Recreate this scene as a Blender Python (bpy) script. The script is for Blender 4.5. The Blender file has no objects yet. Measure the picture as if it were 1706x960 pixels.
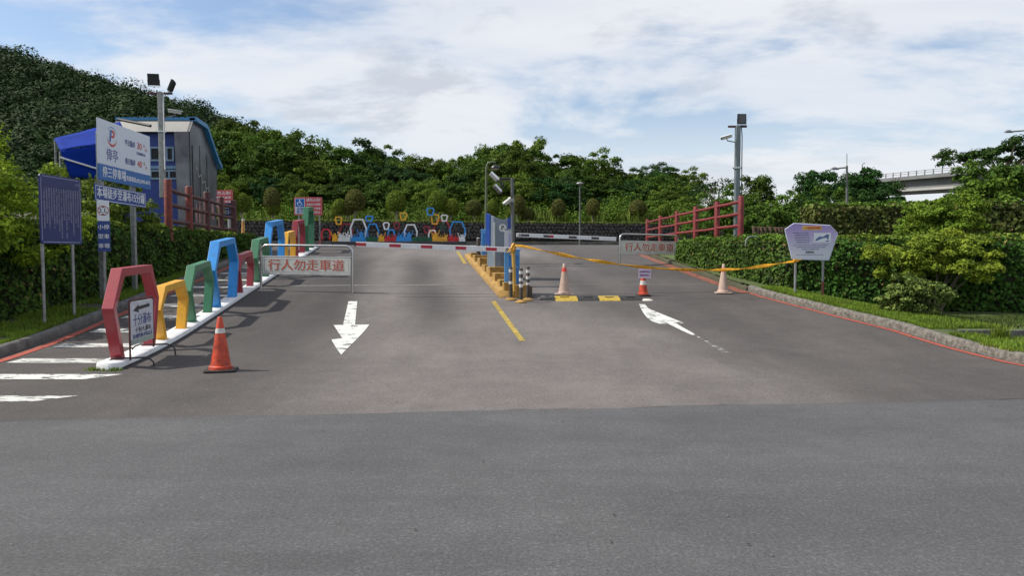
import bpy, bmesh, math, random
import numpy as np
from mathutils import Vector, Matrix

SC = bpy.context.scene
COL = SC.collection
R = math.radians
PI = math.pi

# ------------------------------------------------------------------ camera
CAM_Z, PITCH, FPX = 1.5, 2.556, 1232.0
cam_d = bpy.data.cameras.new("camera")
cam_d.sensor_width = 36.0
cam_d.lens = 36.0 * FPX / 1706.0
cam_d.clip_start = 0.1
cam_d.clip_end = 3000.0
cam = bpy.data.objects.new("camera", cam_d)
cam.location = (0, 0, CAM_Z)
cam.rotation_euler = (R(90 - PITCH), 0, 0)
COL.objects.link(cam)
SC.camera = cam

# ------------------------------------------------------------------ light
SUN_EL, SUN_AZ = 49.0, 269.5          # azimuth clockwise from +Y (north): almost due -X
SKY_K = 0.10
world = bpy.data.worlds.new("World")
SC.world = world
world.use_nodes = True
wt = world.node_tree
for n in list(wt.nodes): wt.nodes.remove(n)
def wn(t, **k):
    n = wt.nodes.new(t)
    for a, v in k.items(): setattr(n, a, v)
    return n
wout = wn('ShaderNodeOutputWorld'); wbg = wn('ShaderNodeBackground')
wbg.inputs['Strength'].default_value = SKY_K
sky = wn('ShaderNodeTexSky', sky_type='NISHITA', sun_disc=False)
sky.sun_elevation = R(SUN_EL); sky.sun_rotation = R(SUN_AZ)
sky.air_density = 1.0; sky.dust_density = 1.2; sky.ozone_density = 1.5
tc = wn('ShaderNodeTexCoord'); sep = wn('ShaderNodeSeparateXYZ')
wt.links.new(tc.outputs['Generated'], sep.inputs[0])
def wm(op, a, b=None, c=None, clamp=False):
    n = wn('ShaderNodeMath', operation=op); n.use_clamp = clamp
    for i, v in enumerate((a, b, c)):
        if v is None: continue
        if isinstance(v, (int, float)): n.inputs[i].default_value = v
        else: wt.links.new(v, n.inputs[i])
    return n.outputs[0]
zz = wm('ADD', wm('MAXIMUM', sep.outputs['Z'], 0.0), 0.22)
cx = wm('DIVIDE', sep.outputs['X'], zz); cy = wm('DIVIDE', sep.outputs['Y'], zz)
def cloudvec(sx, sy, ox, oy):
    c = wn('ShaderNodeCombineXYZ')
    wt.links.new(wm('ADD', wm('MULTIPLY', cx, sx), ox), c.inputs[0])
    wt.links.new(wm('ADD', wm('MULTIPLY', cy, sy), oy), c.inputs[1])
    return c.outputs[0]
def wnoise(vec, scale, detail, rough, dist=0.0):
    n = wn('ShaderNodeTexNoise'); n.inputs['Scale'].default_value = scale
    n.inputs['Detail'].default_value = detail; n.inputs['Roughness'].default_value = rough
    n.inputs['Distortion'].default_value = dist
    wt.links.new(vec, n.inputs['Vector']); return n.outputs['Fac']
def wramp(f, a, b, ca=0.0, cb=1.0):
    m = wn('ShaderNodeMapRange', interpolation_type='SMOOTHSTEP')
    m.inputs['From Min'].default_value = a; m.inputs['From Max'].default_value = b
    m.inputs['To Min'].default_value = ca; m.inputs['To Max'].default_value = cb
    wt.links.new(f, m.inputs['Value']); return m.outputs[0]
OX, OY = 31.7, 4.9
n1 = wnoise(cloudvec(0.75, 1.0, OX, OY), 1.15, 8, 0.58, 0.25)      # blue gaps
gap = wramp(n1, 0.38, 0.54)
thin = wramp(wnoise(cloudvec(0.6, 1.5, 11.0, 2.0), 1.7, 6, 0.6, 0.5), 0.3, 0.7, 0.78, 1.0)
cover = wm('MULTIPLY', gap, thin)
horiz = wramp(sep.outputs['Z'], 0.04, 0.24, 1.0, 0.0)              # whiter towards the horizon
cover = wm('MAXIMUM', cover, wm('MULTIPLY', horiz, 0.86))
n2 = wnoise(cloudvec(1.2, 1.5, 5.3, 1.2), 1.15, 9, 0.62, 0.2)
dark = wramp(n2, 0.53, 0.66)                                         # grey cloud bellies
mc = wn('ShaderNodeMixRGB'); mc.inputs[1].default_value = (7.9, 8.15, 8.6, 1); mc.inputs[2].default_value = (5.6, 6.0, 6.7, 1)
wt.links.new(wm('MULTIPLY', dark, wramp(sep.outputs['Z'], 0.04, 0.2, 0.25, 0.85)), mc.inputs[0])
ms = wn('ShaderNodeMixRGB'); wt.links.new(cover, ms.inputs[0])
sg = wn('ShaderNodeVectorMath', operation='SCALE'); wt.links.new(sky.outputs[0], sg.inputs[0]); sg.inputs['Scale'].default_value = 1.45
wt.links.new(sg.outputs[0], ms.inputs[1]); wt.links.new(mc.outputs[0], ms.inputs[2])
wt.links.new(ms.outputs[0], wbg.inputs['Color']); wt.links.new(wbg.outputs[0], wout.inputs['Surface'])

sun_d = bpy.data.lights.new("sun", 'SUN'); sun_d.energy = 4.6; sun_d.angle = R(0.55); sun_d.color = (1.0, 0.95, 0.87)
sun = bpy.data.objects.new("sun", sun_d); COL.objects.link(sun)
sd = Vector((math.sin(R(SUN_AZ)) * math.cos(R(SUN_EL)), math.cos(R(SUN_AZ)) * math.cos(R(SUN_EL)), math.sin(R(SUN_EL))))
sun.rotation_euler = sd.to_track_quat('Z', 'Y').to_euler(); sun.location = (-30, 0, 40)
SC.view_settings.view_transform = 'Standard'; SC.view_settings.look = 'None'
SC.view_settings.exposure = 0.10; SC.view_settings.gamma = 1.0
SC.cycles.max_bounces = 6; SC.cycles.diffuse_bounces = 3; SC.cycles.transparent_max_bounces = 8
try: SC.cycles.use_denoising = True
except Exception: pass

# ------------------------------------------------------------------ ground shape
def sstep(t):
    t = np.clip(t, 0, 1); return t * t * (3 - 2 * t)
def prof(Y):
    """height of the road surface: level road, ramp, level parking lot"""
    Y = np.asarray(Y, float)
    z = np.where(Y < 9, 0, np.where(Y < 13, 0.011 * (Y - 9) ** 2, 0.088 * (Y - 11)))
    t = np.clip(Y - 31.5, 0, 2.5)
    z2 = 1.804 + 0.088 * t - 0.5 * (0.073 / 2.5) * t * t + 0.015 * np.clip(Y - 34, 0, 30)
    return np.where(Y < 31.5, z, z2)
def XL(Y):
    Y = np.asarray(Y, float)
    return -7.35 - 0.143 * (Y - 10.5)
_RY = [9.6, 10.0, 11.2, 12.9, 14.4, 16.85, 19.7, 23.5, 27.0, 30.0, 33.5]
_RX = [7.05, 6.93, 6.86, 6.80, 6.42, 5.88, 5.55, 5.32, 5.12, 5.0, 4.95]
def XR(Y): return np.interp(Y, _RY, _RX)
def gright(X, Y):
    """planted ground outside the right kerb, falling away from the ramp"""
    p = prof(Y) + 0.12
    t = sstep((X - XR(Y) - 0.45) / 2.2)
    low = np.minimum(p, 0.26)
    back = sstep((Y - 18.5) / 3.0)
    low = low * (1 - back) + np.maximum(p, 1.85) * back
    return p * (1 - t) + low * t
def gleft(X, Y):
    p = prof(Y) + 0.12
    t = sstep((XL(Y) - 1.6 - X) / 2.5)
    return p * (1 - t) + np.maximum(p, np.minimum(p + 0.5, 2.0)) * t
def ray(px, py):
    dx = (px - 853.0) / FPX; dy = -(py - 480.0) / FPX
    c, s = math.cos(R(PITCH)), math.sin(R(PITCH))
    return Vector((dx, c + dy * s, -s + dy * c))
def P(px, py, Y):
    """the world point at depth Y that stands behind a photo pixel"""
    d = ray(px, py); return Vector((d.x * Y / d.y, Y, CAM_Z + d.z * Y / d.y))
def G(px, py, dz=0.0):
    """a photo pixel measured on to the road surface"""
    d = ray(px, py); a, b = 3.0, 60.0
    f = lambda Y: CAM_Z + d.z * Y / d.y - float(prof(Y)) - dz
    prev = a
    for i in range(1, 600):
        Y = a + (b - a) * i / 600
        if f(Y) <= 0:
            lo, hi = prev, Y
            for _ in range(30):
                m = (lo + hi) / 2
                if f(m) > 0: lo = m
                else: hi = m
            return P(px, py, hi)
        prev = Y
    return P(px, py, b)

# ------------------------------------------------------------------ materials
MATS = {}
def _node(nt, t, **k):
    n = nt.nodes.new(t)
    for a, v in k.items(): setattr(n, a, v)
    return n
def mat(name, col, rough=0.6, metal=0.0, var=0.15, scale=3.0, bump=0.0, bscale=40.0, col2=None, dirt=0.0,
        spec=0.5, transl=0.0, island=0.0, coat=0.0):
    if name in MATS: return MATS[name]
    m = bpy.data.materials.new(name); m.use_nodes = True; MATS[name] = m
    nt = m.node_tree; b = nt.nodes['Principled BSDF']; L = nt.links.new
    b.inputs['Roughness'].default_value = rough; b.inputs['Metallic'].default_value = metal
    b.inputs['Specular IOR Level'].default_value = spec
    if coat: b.inputs['Coat Weight'].default_value = coat; b.inputs['Coat Roughness'].default_value = 0.15
    tcn = _node(nt, 'ShaderNodeTexCoord')
    no = _node(nt, 'ShaderNodeTexNoise'); no.inputs['Scale'].default_value = scale; no.inputs['Detail'].default_value = 6
    no.inputs['Roughness'].default_value = 0.6
    geo = _node(nt, 'ShaderNodeNewGeometry'); L(geo.outputs['Position'], no.inputs['Vector'])
    c2 = col2 or tuple(c * (1 - var * 1.6) for c in col)
    c1 = tuple(min(1, c * (1 + var * 0.6)) for c in col)
    mr = _node(nt, 'ShaderNodeMapRange'); mr.inputs['From Min'].default_value = 0.3; mr.inputs['From Max'].default_value = 0.7
    L(no.outputs['Fac'], mr.inputs['Value'])
    mx = _node(nt, 'ShaderNodeMixRGB'); mx.inputs[1].default_value = (*c2, 1); mx.inputs[2].default_value = (*c1, 1)
    L(mr.outputs[0], mx.inputs[0]); out = mx.outputs[0]
    if island:
        hs = _node(nt, 'ShaderNodeHueSaturation')
        mi = _node(nt, 'ShaderNodeMapRange'); mi.inputs['To Min'].default_value = 1 - island; mi.inputs['To Max'].default_value = 1 + island * 1.3
        L(geo.outputs['Random Per Island'], mi.inputs['Value']); L(mi.outputs[0], hs.inputs['Value'])
        mh = _node(nt, 'ShaderNodeMapRange'); mh.inputs['To Min'].default_value = 0.485; mh.inputs['To Max'].default_value = 0.515
        oi = _node(nt, 'ShaderNodeObjectInfo'); L(oi.outputs['Random'], mh.inputs['Value']); L(mh.outputs[0], hs.inputs['Hue'])
        L(out, hs.inputs['Color']); out = hs.outputs[0]
    if dirt:
        nd = _node(nt, 'ShaderNodeTexNoise'); nd.inputs['Scale'].default_value = 9; nd.inputs['Detail'].default_value = 8
        nd.inputs['Roughness'].default_value = 0.75; L(geo.outputs['Position'], nd.inputs['Vector'])
        md = _node(nt, 'ShaderNodeMapRange'); md.inputs['From Min'].default_value = 0.52; md.inputs['From Max'].default_value = 0.72
        md.inputs['To Max'].default_value = dirt; L(nd.outputs['Fac'], md.inputs['Value'])
        m2 = _node(nt, 'ShaderNodeMixRGB'); m2.inputs[2].default_value = (0.09, 0.075, 0.06, 1)
        L(md.outputs[0], m2.inputs[0]); L(out, m2.inputs[1]); out = m2.outputs[0]
    L(out, b.inputs['Base Color'])
    if bump:
        nb = _node(nt, 'ShaderNodeTexNoise'); nb.inputs['Scale'].default_value = bscale; nb.inputs['Detail'].default_value = 4
        L(geo.outputs['Position'], nb.inputs['Vector'])
        bp = _node(nt, 'ShaderNodeBump'); bp.inputs['Strength'].default_value = bump; bp.inputs['Distance'].default_value = 0.02
        L(nb.outputs['Fac'], bp.inputs['Height']); L(bp.outputs[0], b.inputs['Normal'])
    if transl:
        tr = _node(nt, 'ShaderNodeBsdfTranslucent'); L(out, tr.inputs['Color'])
        ad = _node(nt, 'ShaderNodeMixShader'); ad.inputs[0].default_value = transl
        o = nt.nodes['Material Output']; L(b.outputs[0], ad.inputs[1]); L(tr.outputs[0], ad.inputs[2]); L(ad.outputs[0], o.inputs['Surface'])
    return m

def asphalt(name, base, tint2, lane=False):
    m = bpy.data.materials.new(name); m.use_nodes = True; nt = m.node_tree; L = nt.links.new
    b = nt.nodes['Principled BSDF']; b.inputs['Roughness'].default_value = 0.82; b.inputs['Specular IOR Level'].default_value = 0.35
    geo = _node(nt, 'ShaderNodeNewGeometry'); pos = geo.outputs['Position']
    def noise(scale, det=3, rough=0.6, vec=None, dist=0.0):
        n = _node(nt, 'ShaderNodeTexNoise'); n.inputs['Scale'].default_value = scale; n.inputs['Detail'].default_value = det
        n.inputs['Roughness'].default_value = rough; n.inputs['Distortion'].default_value = dist
        L(vec or pos, n.inputs['Vector']); return n.outputs['Fac']
    def rng(v, a, b_, c, d, smooth=True):
        r = _node(nt, 'ShaderNodeMapRange', interpolation_type='SMOOTHSTEP' if smooth else 'LINEAR')
        for k, x in zip(('From Min', 'From Max', 'To Min', 'To Max'), (a, b_, c, d)): r.inputs[k].default_value = x
        L(v, r.inputs['Value']); return r.outputs[0]
    def mth(op, a, b_=None):
        n = _node(nt, 'ShaderNodeMath', operation=op)
        for i, v in enumerate((a, b_)):
            if v is None: continue
            if isinstance(v, (int, float)): n.inputs[i].default_value = v
            else: L(v, n.inputs[i])
        return n.outputs[0]
    sp = _node(nt, 'ShaderNodeSeparateXYZ'); L(pos, sp.inputs[0]); X, Y = sp.outputs[0], sp.outputs[1]
    mp = _node(nt, 'ShaderNodeMapping'); L(pos, mp.inputs['Vector'])
    mp.inputs['Scale'].default_value = (0.25, 1.3, 1) if not lane else (1.2, 0.28, 1)
    mp.inputs['Rotation'].default_value = (0, 0, R(6) if not lane else R(-8))
    big = rng(noise(0.22, 4, 0.55), 0.3, 0.7, 0.90, 1.09)
    streak = rng(noise(1.0, 7, 0.68, mp.outputs[0], 0.5), 0.3, 0.72, 0.88, 1.10)
    mid = rng(noise(2.3, 5, 0.7), 0.35, 0.7, 0.93, 1.07)
    grit = rng(noise(52, 5, 0.85), 0.32, 0.70, 0.50, 1.52, False)
    vo = _node(nt, 'ShaderNodeTexVoronoi'); vo.inputs['Scale'].default_value = 58; L(pos, vo.inputs['Vector'])
    chip = _node(nt, 'ShaderNodeSeparateColor'); L(vo.outputs['Color'], chip.inputs[0])
    chips = rng(chip.outputs[0], 0.75, 1.0, 1.0, 1.32, False)
    f = mth('MULTIPLY', mth('MULTIPLY', big, streak), mth('MULTIPLY', mid, mth('MULTIPLY', grit, chips)))
    if lane:
        # worn-in oil stains of the two lanes, following the lane direction, and traffic-polished paler wheel paths
        xr = mth('ADD', X, mth('MULTIPLY', mth('SUBTRACT', Y, 14.0), 0.143))
        wob = mth('MULTIPLY', mth('SUBTRACT', noise(0.5, 3), 0.5), 0.5)
        xr = mth('ADD', xr, wob)
        for cxn, w, amt, y0, y1, y2, y3 in ((-1.5, 0.62, 0.58, 11.0, 16.5, 23, 31), (2.3, 0.9, 0.5, 12.0, 16, 24, 29), (0.95, 0.35, 0.25, 13, 16, 22, 26), (-3.55, 0.5, 0.40, 12, 14.5, 24, 28), (-4.3, 1.4, 0.18, 8, 12, 26, 30)):
            d = mth('ABSOLUTE', mth('SUBTRACT', xr, cxn))
            s = rng(d, 0.0, w * 1.5, 1.0, 0.0)
            s = mth('MULTIPLY', mth('MULTIPLY', s, rng(Y, y0, y1, 0, 1)), rng(Y, y2, y3, 1, 0))
            s = mth('MULTIPLY', s, rng(noise(1.4, 6, 0.7), 0.3, 0.6, 0.82, 1.0))
            f = mth('MULTIPLY', f, mth('SUBTRACT', 1.0, mth('MULTIPLY', s, amt)))
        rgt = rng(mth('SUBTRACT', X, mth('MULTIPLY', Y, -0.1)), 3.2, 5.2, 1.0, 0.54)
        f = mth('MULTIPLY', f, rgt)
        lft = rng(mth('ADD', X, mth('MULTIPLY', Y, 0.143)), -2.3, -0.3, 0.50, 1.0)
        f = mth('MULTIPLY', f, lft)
    mx = _node(nt, 'ShaderNodeMixRGB'); mx.inputs[1].default_value = (*base, 1); mx.inputs[2].default_value = (*tint2, 1)
    L(rng(noise(0.35, 4, 0.6), 0.4, 0.65, 0, 1), mx.inputs[0])
    vm = _node(nt, 'ShaderNodeVectorMath', operation='SCALE'); L(mx.outputs[0], vm.inputs[0]); L(f, vm.inputs['Scale'])
    L(vm.outputs[0], b.inputs['Base Color'])
    bp = _node(nt, 'ShaderNodeBump'); bp.inputs['Strength'].default_value = 0.55; bp.inputs['Distance'].default_value = 0.006
    L(noise(140, 3, 0.7), bp.inputs['Height']); L(bp.outputs[0], b.inputs['Normal'])
    MATS[name] = m; return m

def worn_paint(name, col, lo=0.40, hi=0.52, scale=6.0, stretch=(1, 3, 1)):
    """road paint flaked away in places so that the asphalt sheet shows through"""
    m = bpy.data.materials.new(name); m.use_nodes = True; nt = m.node_tree; L = nt.links.new; MATS[name] = m
    b = nt.nodes['Principled BSDF']; b.inputs['Roughness'].default_value = 0.7
    geo = _node(nt, 'ShaderNodeNewGeometry')
    mp = _node(nt, 'ShaderNodeMapping'); mp.inputs['Scale'].default_value = stretch; L(geo.outputs['Position'], mp.inputs['Vector'])
    n = _node(nt, 'ShaderNodeTexNoise'); n.inputs['Scale'].default_value = scale; n.inputs['Detail'].default_value = 9; n.inputs['Roughness'].default_value = 0.72
    L(mp.outputs[0], n.inputs['Vector'])
    r = _node(nt, 'ShaderNodeMapRange'); r.inputs['From Min'].default_value = lo; r.inputs['From Max'].default_value = hi; L(n.outputs['Fac'], r.inputs['Value'])
    n2 = _node(nt, 'ShaderNodeTexNoise'); n2.inputs['Scale'].default_value = 30; n2.inputs['Detail'].default_value = 5; L(geo.outputs['Position'], n2.inputs['Vector'])
    mx = _node(nt, 'ShaderNodeMixRGB'); mx.inputs[1].default_value = (*[c * 0.72 for c in col], 1); mx.inputs[2].default_value = (*col, 1); L(n2.outputs['Fac'], mx.inputs[0])
    L(mx.outputs[0], b.inputs['Base Color'])
    t = _node(nt, 'ShaderNodeBsdfTransparent'); ms_ = _node(nt, 'ShaderNodeMixShader')
    L(r.outputs[0], ms_.inputs[0]); L(t.outputs[0], ms_.inputs[1]); L(b.outputs[0], ms_.inputs[2]); L(ms_.outputs[0], nt.nodes['Material Output'].inputs['Surface'])
    return m

# ------------------------------------------------------------------ object helpers
ORG = {}
def link(o): COL.objects.link(o); return o
def tag(o, label=None, cat=None, group=None, kind=None):
    if label: o['label'] = label
    if cat: o['category'] = cat
    if group: o['group'] = group
    if kind: o['kind'] = kind
    return o
def thing(name, loc, label, cat, group=None):
    o = bpy.data.objects.new(name, None); o.empty_display_size = 0.2
    o.location = loc; link(o); ORG[o.name] = Vector(loc)
    return tag(o, label, cat, group)
def org(parent):
    return ORG.get(parent.name, Vector((0, 0, 0))) if parent else Vector((0, 0, 0))
def mesh_np(name, V, F, material, parent=None, smooth=False, loc=None):
    """V (n,3) world, F (m,k) with constant k"""
    V = np.asarray(V, np.float32); F = np.asarray(F, np.int32)
    o0 = org(parent) if parent else (Vector(loc) if loc is not None else Vector((0, 0, 0)))
    V = V - np.array(o0, np.float32)
    me = bpy.data.meshes.new(name); k = F.shape[1]
    me.vertices.add(len(V)); me.vertices.foreach_set('co', V.ravel())
    me.loops.add(F.size); me.loops.foreach_set('vertex_index', F.ravel())
    me.polygons.add(len(F)); me.polygons.foreach_set('loop_start', np.arange(0, F.size, k, dtype=np.int32))
    me.polygons.foreach_set('loop_total', np.full(len(F), k, np.int32))
    if smooth: me.polygons.foreach_set('use_smooth', np.ones(len(F), bool))
    me.update(calc_edges=True); me.validate()
    me.materials.append(material)
    o = bpy.data.objects.new(name, me); link(o)
    if parent: o.parent = parent; ORG[o.name] = o0
    else: o.location = o0; ORG[o.name] = o0
    return o

class MB:
    def __init__(s): s.v = []; s.f = []; s.m = []; s.cur = 0
    def add(s, vs, fs):
        k = len(s.v); s.v += [Vector(p) for p in vs]; s.f += [tuple(i + k for i in f) for f in fs]; s.m += [s.cur] * len(fs); return s
    def mat(s, i): s.cur = i; return s
    def box(s, c, size, rz=0.0, M=None):
        c = Vector(c); hx, hy, hz = size[0] / 2, size[1] / 2, size[2] / 2
        M = M or Matrix.Rotation(rz, 3, 'Z')
        vs = [c + M @ Vector((x, y, z)) for z in (-hz, hz) for x, y in ((-hx, -hy), (hx, -hy), (hx, hy), (-hx, hy))]
        return s.add(vs, [(3, 2, 1, 0), (4, 5, 6, 7), (0, 1, 5, 4), (1, 2, 6, 5), (2, 3, 7, 6), (3, 0, 4, 7)])
    def tube(s, pts, r, n=10, cap=True, up=None):
        pts = [Vector(p) for p in pts]; rs = r if isinstance(r, (list, tuple)) else [r] * len(pts)
        rings = []; prev = None
        for i, p in enumerate(pts):
            a = pts[max(i - 1, 0)]; b = pts[min(i + 1, len(pts) - 1)]; t = (b - a)
            if t.length < 1e-9: t = Vector((0, 0, 1))
            t.normalize()
            if prev is None:
                q = Vector((0, 0, 1)) if abs(t.z) < 0.9 else Vector((1, 0, 0)); u = t.cross(q).normalized()
            else:
                u = (prev - t * prev.dot(t)).normalized()
            prev = u; w = t.cross(u)
            rings.append([p + (u * math.cos(2 * PI * k / n) + w * math.sin(2 * PI * k / n)) * rs[i] for k in range(n)])
        vs = [q for rg in rings for q in rg]; fs = []
        for i in range(len(pts) - 1):
            for k in range(n):
                a, b = i * n + k, i * n + (k + 1) % n; fs.append((a, b, b + n, a + n))
        if cap: fs += [tuple(reversed(range(n))), tuple(range((len(pts) - 1) * n, len(pts) * n))]
        return s.add(vs, fs)
    def lathe(s, c, prof_, n=24, axis='Z'):
        c = Vector(c); vs = []; fs = []
        for r, z in prof_:
            for k in range(n):
                a = 2 * PI * k / n; vs.append(c + Vector((r * math.cos(a), r * math.sin(a), z)))
        m = len(prof_)
        for i in range(m - 1):
            for k in range(n):
                a, b = i * n + k, i * n + (k + 1) % n; fs.append((a, b, b + n, a + n))
        fs += [tuple(reversed(range(n))), tuple(range((m - 1) * n, m * n))]
        return s.add(vs, fs)
    def prism(s, poly, F, d0, d1):
        """poly in the (u, v) plane of frame F, extruded along its normal from d0 to d1"""
        n = len(poly); vs = [F.p(a, b, d0) for a, b in poly] + [F.p(a, b, d1) for a, b in poly]
        fs = [tuple(reversed(range(n))), tuple(range(n, 2 * n))] + [(i, (i + 1) % n, n + (i + 1) % n, n + i) for i in range(n)]
        return s.add(vs, fs)
    def build(s, name, mats, parent=None, smooth=False, bevel=0.0, loc=None, sharp=35):
        me = bpy.data.meshes.new(name)
        o0 = org(parent) if parent else (Vector(loc) if loc is not None else Vector((0, 0, 0)))
        me.from_pydata([p - o0 for p in s.v], [], s.f)
        mats = mats if isinstance(mats, (list, tuple)) else [mats]
        for m in mats: me.materials.append(m)
        for p, i in zip(me.polygons, s.m): p.material_index = i
        bm = bmesh.new(); bm.from_mesh(me); bmesh.ops.recalc_face_normals(bm, faces=bm.faces); bm.to_mesh(me); bm.free()
        if smooth:
            me.polygons.foreach_set('use_smooth', [True] * len(me.polygons)); me.set_sharp_from_angle(angle=R(sharp))
        o = bpy.data.objects.new(name, me); link(o)
        if parent: o.parent = parent; ORG[o.name] = o0
        else: o.location = o0; ORG[o.name] = o0
        if bevel:
            b = o.modifiers.new('edge', 'BEVEL'); b.width = bevel; b.segments = 2; b.limit_method = 'ANGLE'; b.angle_limit = R(40)
        return o

class Frame:
    """a plane: origin o, u across, v up, n towards the viewer"""
    def __init__(s, o, u, v=None):
        s.o = Vector(o); s.u = Vector(u).normalized(); v = Vector(v) if v is not None else Vector((0, 0, 1))
        s.v = (v - s.u * v.dot(s.u)).normalized(); s.n = s.u.cross(s.v).normalized()
    def p(s, a, b, d=0.0): return s.o + s.u * a + s.v * b + s.n * d
    def M(s): return Matrix((s.u, s.v, s.n)).transposed()
def rect(a0, b0, a1, b1): return [(a0, b0), (a1, b0), (a1, b1), (a0, b1)]
def rrect(a0, b0, a1, b1, r, k=4):
    pts = []
    for cx_, cy_, s0 in ((a1 - r, b0 + r, -90), (a1 - r, b1 - r, 0), (a0 + r, b1 - r, 90), (a0 + r, b0 + r, 180)):
        for i in range(k + 1):
            t = R(s0 + 90 * i / k); pts.append((cx_ + r * math.cos(t), cy_ + r * math.sin(t)))
    return pts
def disc(cx_, cy_, r, n=28, sy=1.0): return [(cx_ + r * math.cos(2 * PI * k / n), cy_ + r * sy * math.sin(2 * PI * k / n)) for k in range(n)]

def text(body, F, a, b, size, m, parent, off=0.004, bold=0.0, sx=1.0, align='CENTER', lead=1.0, name='lettering', res=2, ext=0.0012, fit=None):
    c = bpy.data.curves.new('txt', 'FONT'); c.body = body; c.size = size; c.extrude = ext
    c.align_x = align; c.align_y = 'CENTER'; c.space_line = lead; c.resolution_u = res
    o = bpy.data.objects.new('txt', c); COL.objects.link(o)
    dg = bpy.context.evaluated_depsgraph_get(); me = bpy.data.meshes.new_from_object(o.evaluated_get(dg))
    bpy.data.objects.remove(o); bpy.data.curves.remove(c)
    n = len(me.vertices); co = np.empty(n * 3, np.float32); me.vertices.foreach_get('co', co); co = co.reshape(-1, 3)
    if fit:
        w = co[:, 0].max() - co[:, 0].min(); sx = fit / w
    if bold:      # heavier strokes: the same outline again, shifted a little to both sides
        b2 = bmesh.new(); b2.from_mesh(me); base = me.copy()
        for q in (-1, 1):
            t_ = base.copy(); c2 = co.copy(); c2[:, 0] += q * bold * size * 0.9; c2[:, 1] += q * bold * size * 0.25; c2[:, 2] += 0.00025 * (q + 2)
            t_.vertices.foreach_set('co', c2.ravel()); b2.from_mesh(t_); bpy.data.meshes.remove(t_)
        b2.to_mesh(me); b2.free(); bpy.data.meshes.remove(base)
        n = len(me.vertices); co = np.empty(n * 3, np.float32); me.vertices.foreach_get('co', co); co = co.reshape(-1, 3)
    W = np.array(F.o)[None] + (co[:, :1] * sx + a) * np.array(F.u)[None] + (co[:, 1:2] + b) * np.array(F.v)[None] + (co[:, 2:3] + ext + off) * np.array(F.n)[None]
    W = W - np.array(org(parent))[None]
    me.vertices.foreach_set('co', W.astype(np.float32).ravel()); me.update()
    me.materials.clear(); me.materials.append(m); me.name = name
    ob = bpy.data.objects.new(name, me); link(ob); ob.parent = parent; ORG[ob.name] = org(parent)
    return ob
def dup(root, loc, rz=0.0, sc=(1, 1, 1), label=None, group=None, name=None):
    r = root.copy(); r.location = loc; r.rotation_euler = (0, 0, rz); r.scale = sc; COL.objects.link(r)
    if label: r['label'] = label
    if group: r['group'] = group
    for ch in list(root.children):
        c = ch.copy(); COL.objects.link(c); c.parent = r
        for g in list(ch.children):
            d = g.copy(); COL.objects.link(d); d.parent = c
    return r
# ------------------------------------------------------------------ palette
ASPH_F = asphalt('road_asphalt', (0.083, 0.083, 0.085), (0.090, 0.089, 0.090))
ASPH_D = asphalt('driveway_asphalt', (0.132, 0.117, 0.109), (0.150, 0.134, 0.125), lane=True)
ASPH_L = mat('parking_asphalt', (0.115, 0.108, 0.10), 0.85, var=0.12, scale=0.6, bump=0.3)
CONC = mat('old_concrete', (0.175, 0.16, 0.135), 0.9, var=0.45, scale=14, bump=1.0, bscale=22, dirt=0.85)
CONCD = mat('dark_concrete', (0.14, 0.135, 0.125), 0.9, var=0.3, scale=5, bump=0.8, bscale=30, dirt=0.6)
SOIL = mat('soil', (0.055, 0.06, 0.025), 0.95, var=0.4, scale=4, bump=0.8, col2=(0.045, 0.038, 0.025))
TURF = mat('turf', (0.07, 0.11, 0.02), 0.95, var=0.3, scale=3, bump=1.0, bscale=60, col2=(0.075, 0.09, 0.03))
PAINT_W = worn_paint('white_road_paint', (0.68, 0.68, 0.64), 0.41, 0.46, 4.0, (1, 1.4, 1))
PAINT_WZ = worn_paint('worn_white_road_paint', (0.62, 0.62, 0.58), 0.42, 0.50, 3.2, (1.0, 3.0, 1))
PAINT_Y = worn_paint('yellow_road_paint', (0.46, 0.33, 0.055), 0.39, 0.5, 7.0)
PAINT_R = worn_paint('red_road_paint', (0.42, 0.085, 0.05), 0.36, 0.46, 6.0)
PAINT_RD = worn_paint('faded_red_road_paint', (0.30, 0.10, 0.06), 0.40, 0.5, 6.0)

def sheet(name, xs, ys, zf, m, smooth=True):
    xs = np.asarray(xs, float); ys = np.asarray(ys, float); X, Y = np.meshgrid(xs, ys); Z = zf(X, Y)
    V = np.stack([X, Y, Z], -1).reshape(-1, 3); nx, ny = len(xs), len(ys)
    i = (np.arange(ny - 1)[:, None] * nx + np.arange(nx - 1)[None]).ravel()
    o = mesh_np(name, V, np.stack([i, i + 1, i + nx + 1, i + nx], -1), m, smooth=smooth)
    return tag(o, kind='structure')
def ribbon(name, ys, xa, xb, zf, m, nx=2, kind='structure'):
    """sheet whose side edges follow xa(Y) and xb(Y)"""
    ys = np.asarray(ys, float); t = np.linspace(0, 1, nx); A = xa(ys); B = xb(ys)
    X = A[:, None] * (1 - t) + B[:, None] * t; Y = np.repeat(ys[:, None], nx, 1); Z = zf(X, Y)
    V = np.stack([X, Y, Z], -1).reshape(-1, 3); ny = len(ys)
    i = (np.arange(ny - 1)[:, None] * nx + np.arange(nx - 1)[None]).ravel()
    o = mesh_np(name, V, np.stack([i, i + 1, i + nx + 1, i + nx], -1), m, smooth=True)
    return tag(o, kind=kind)

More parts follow.
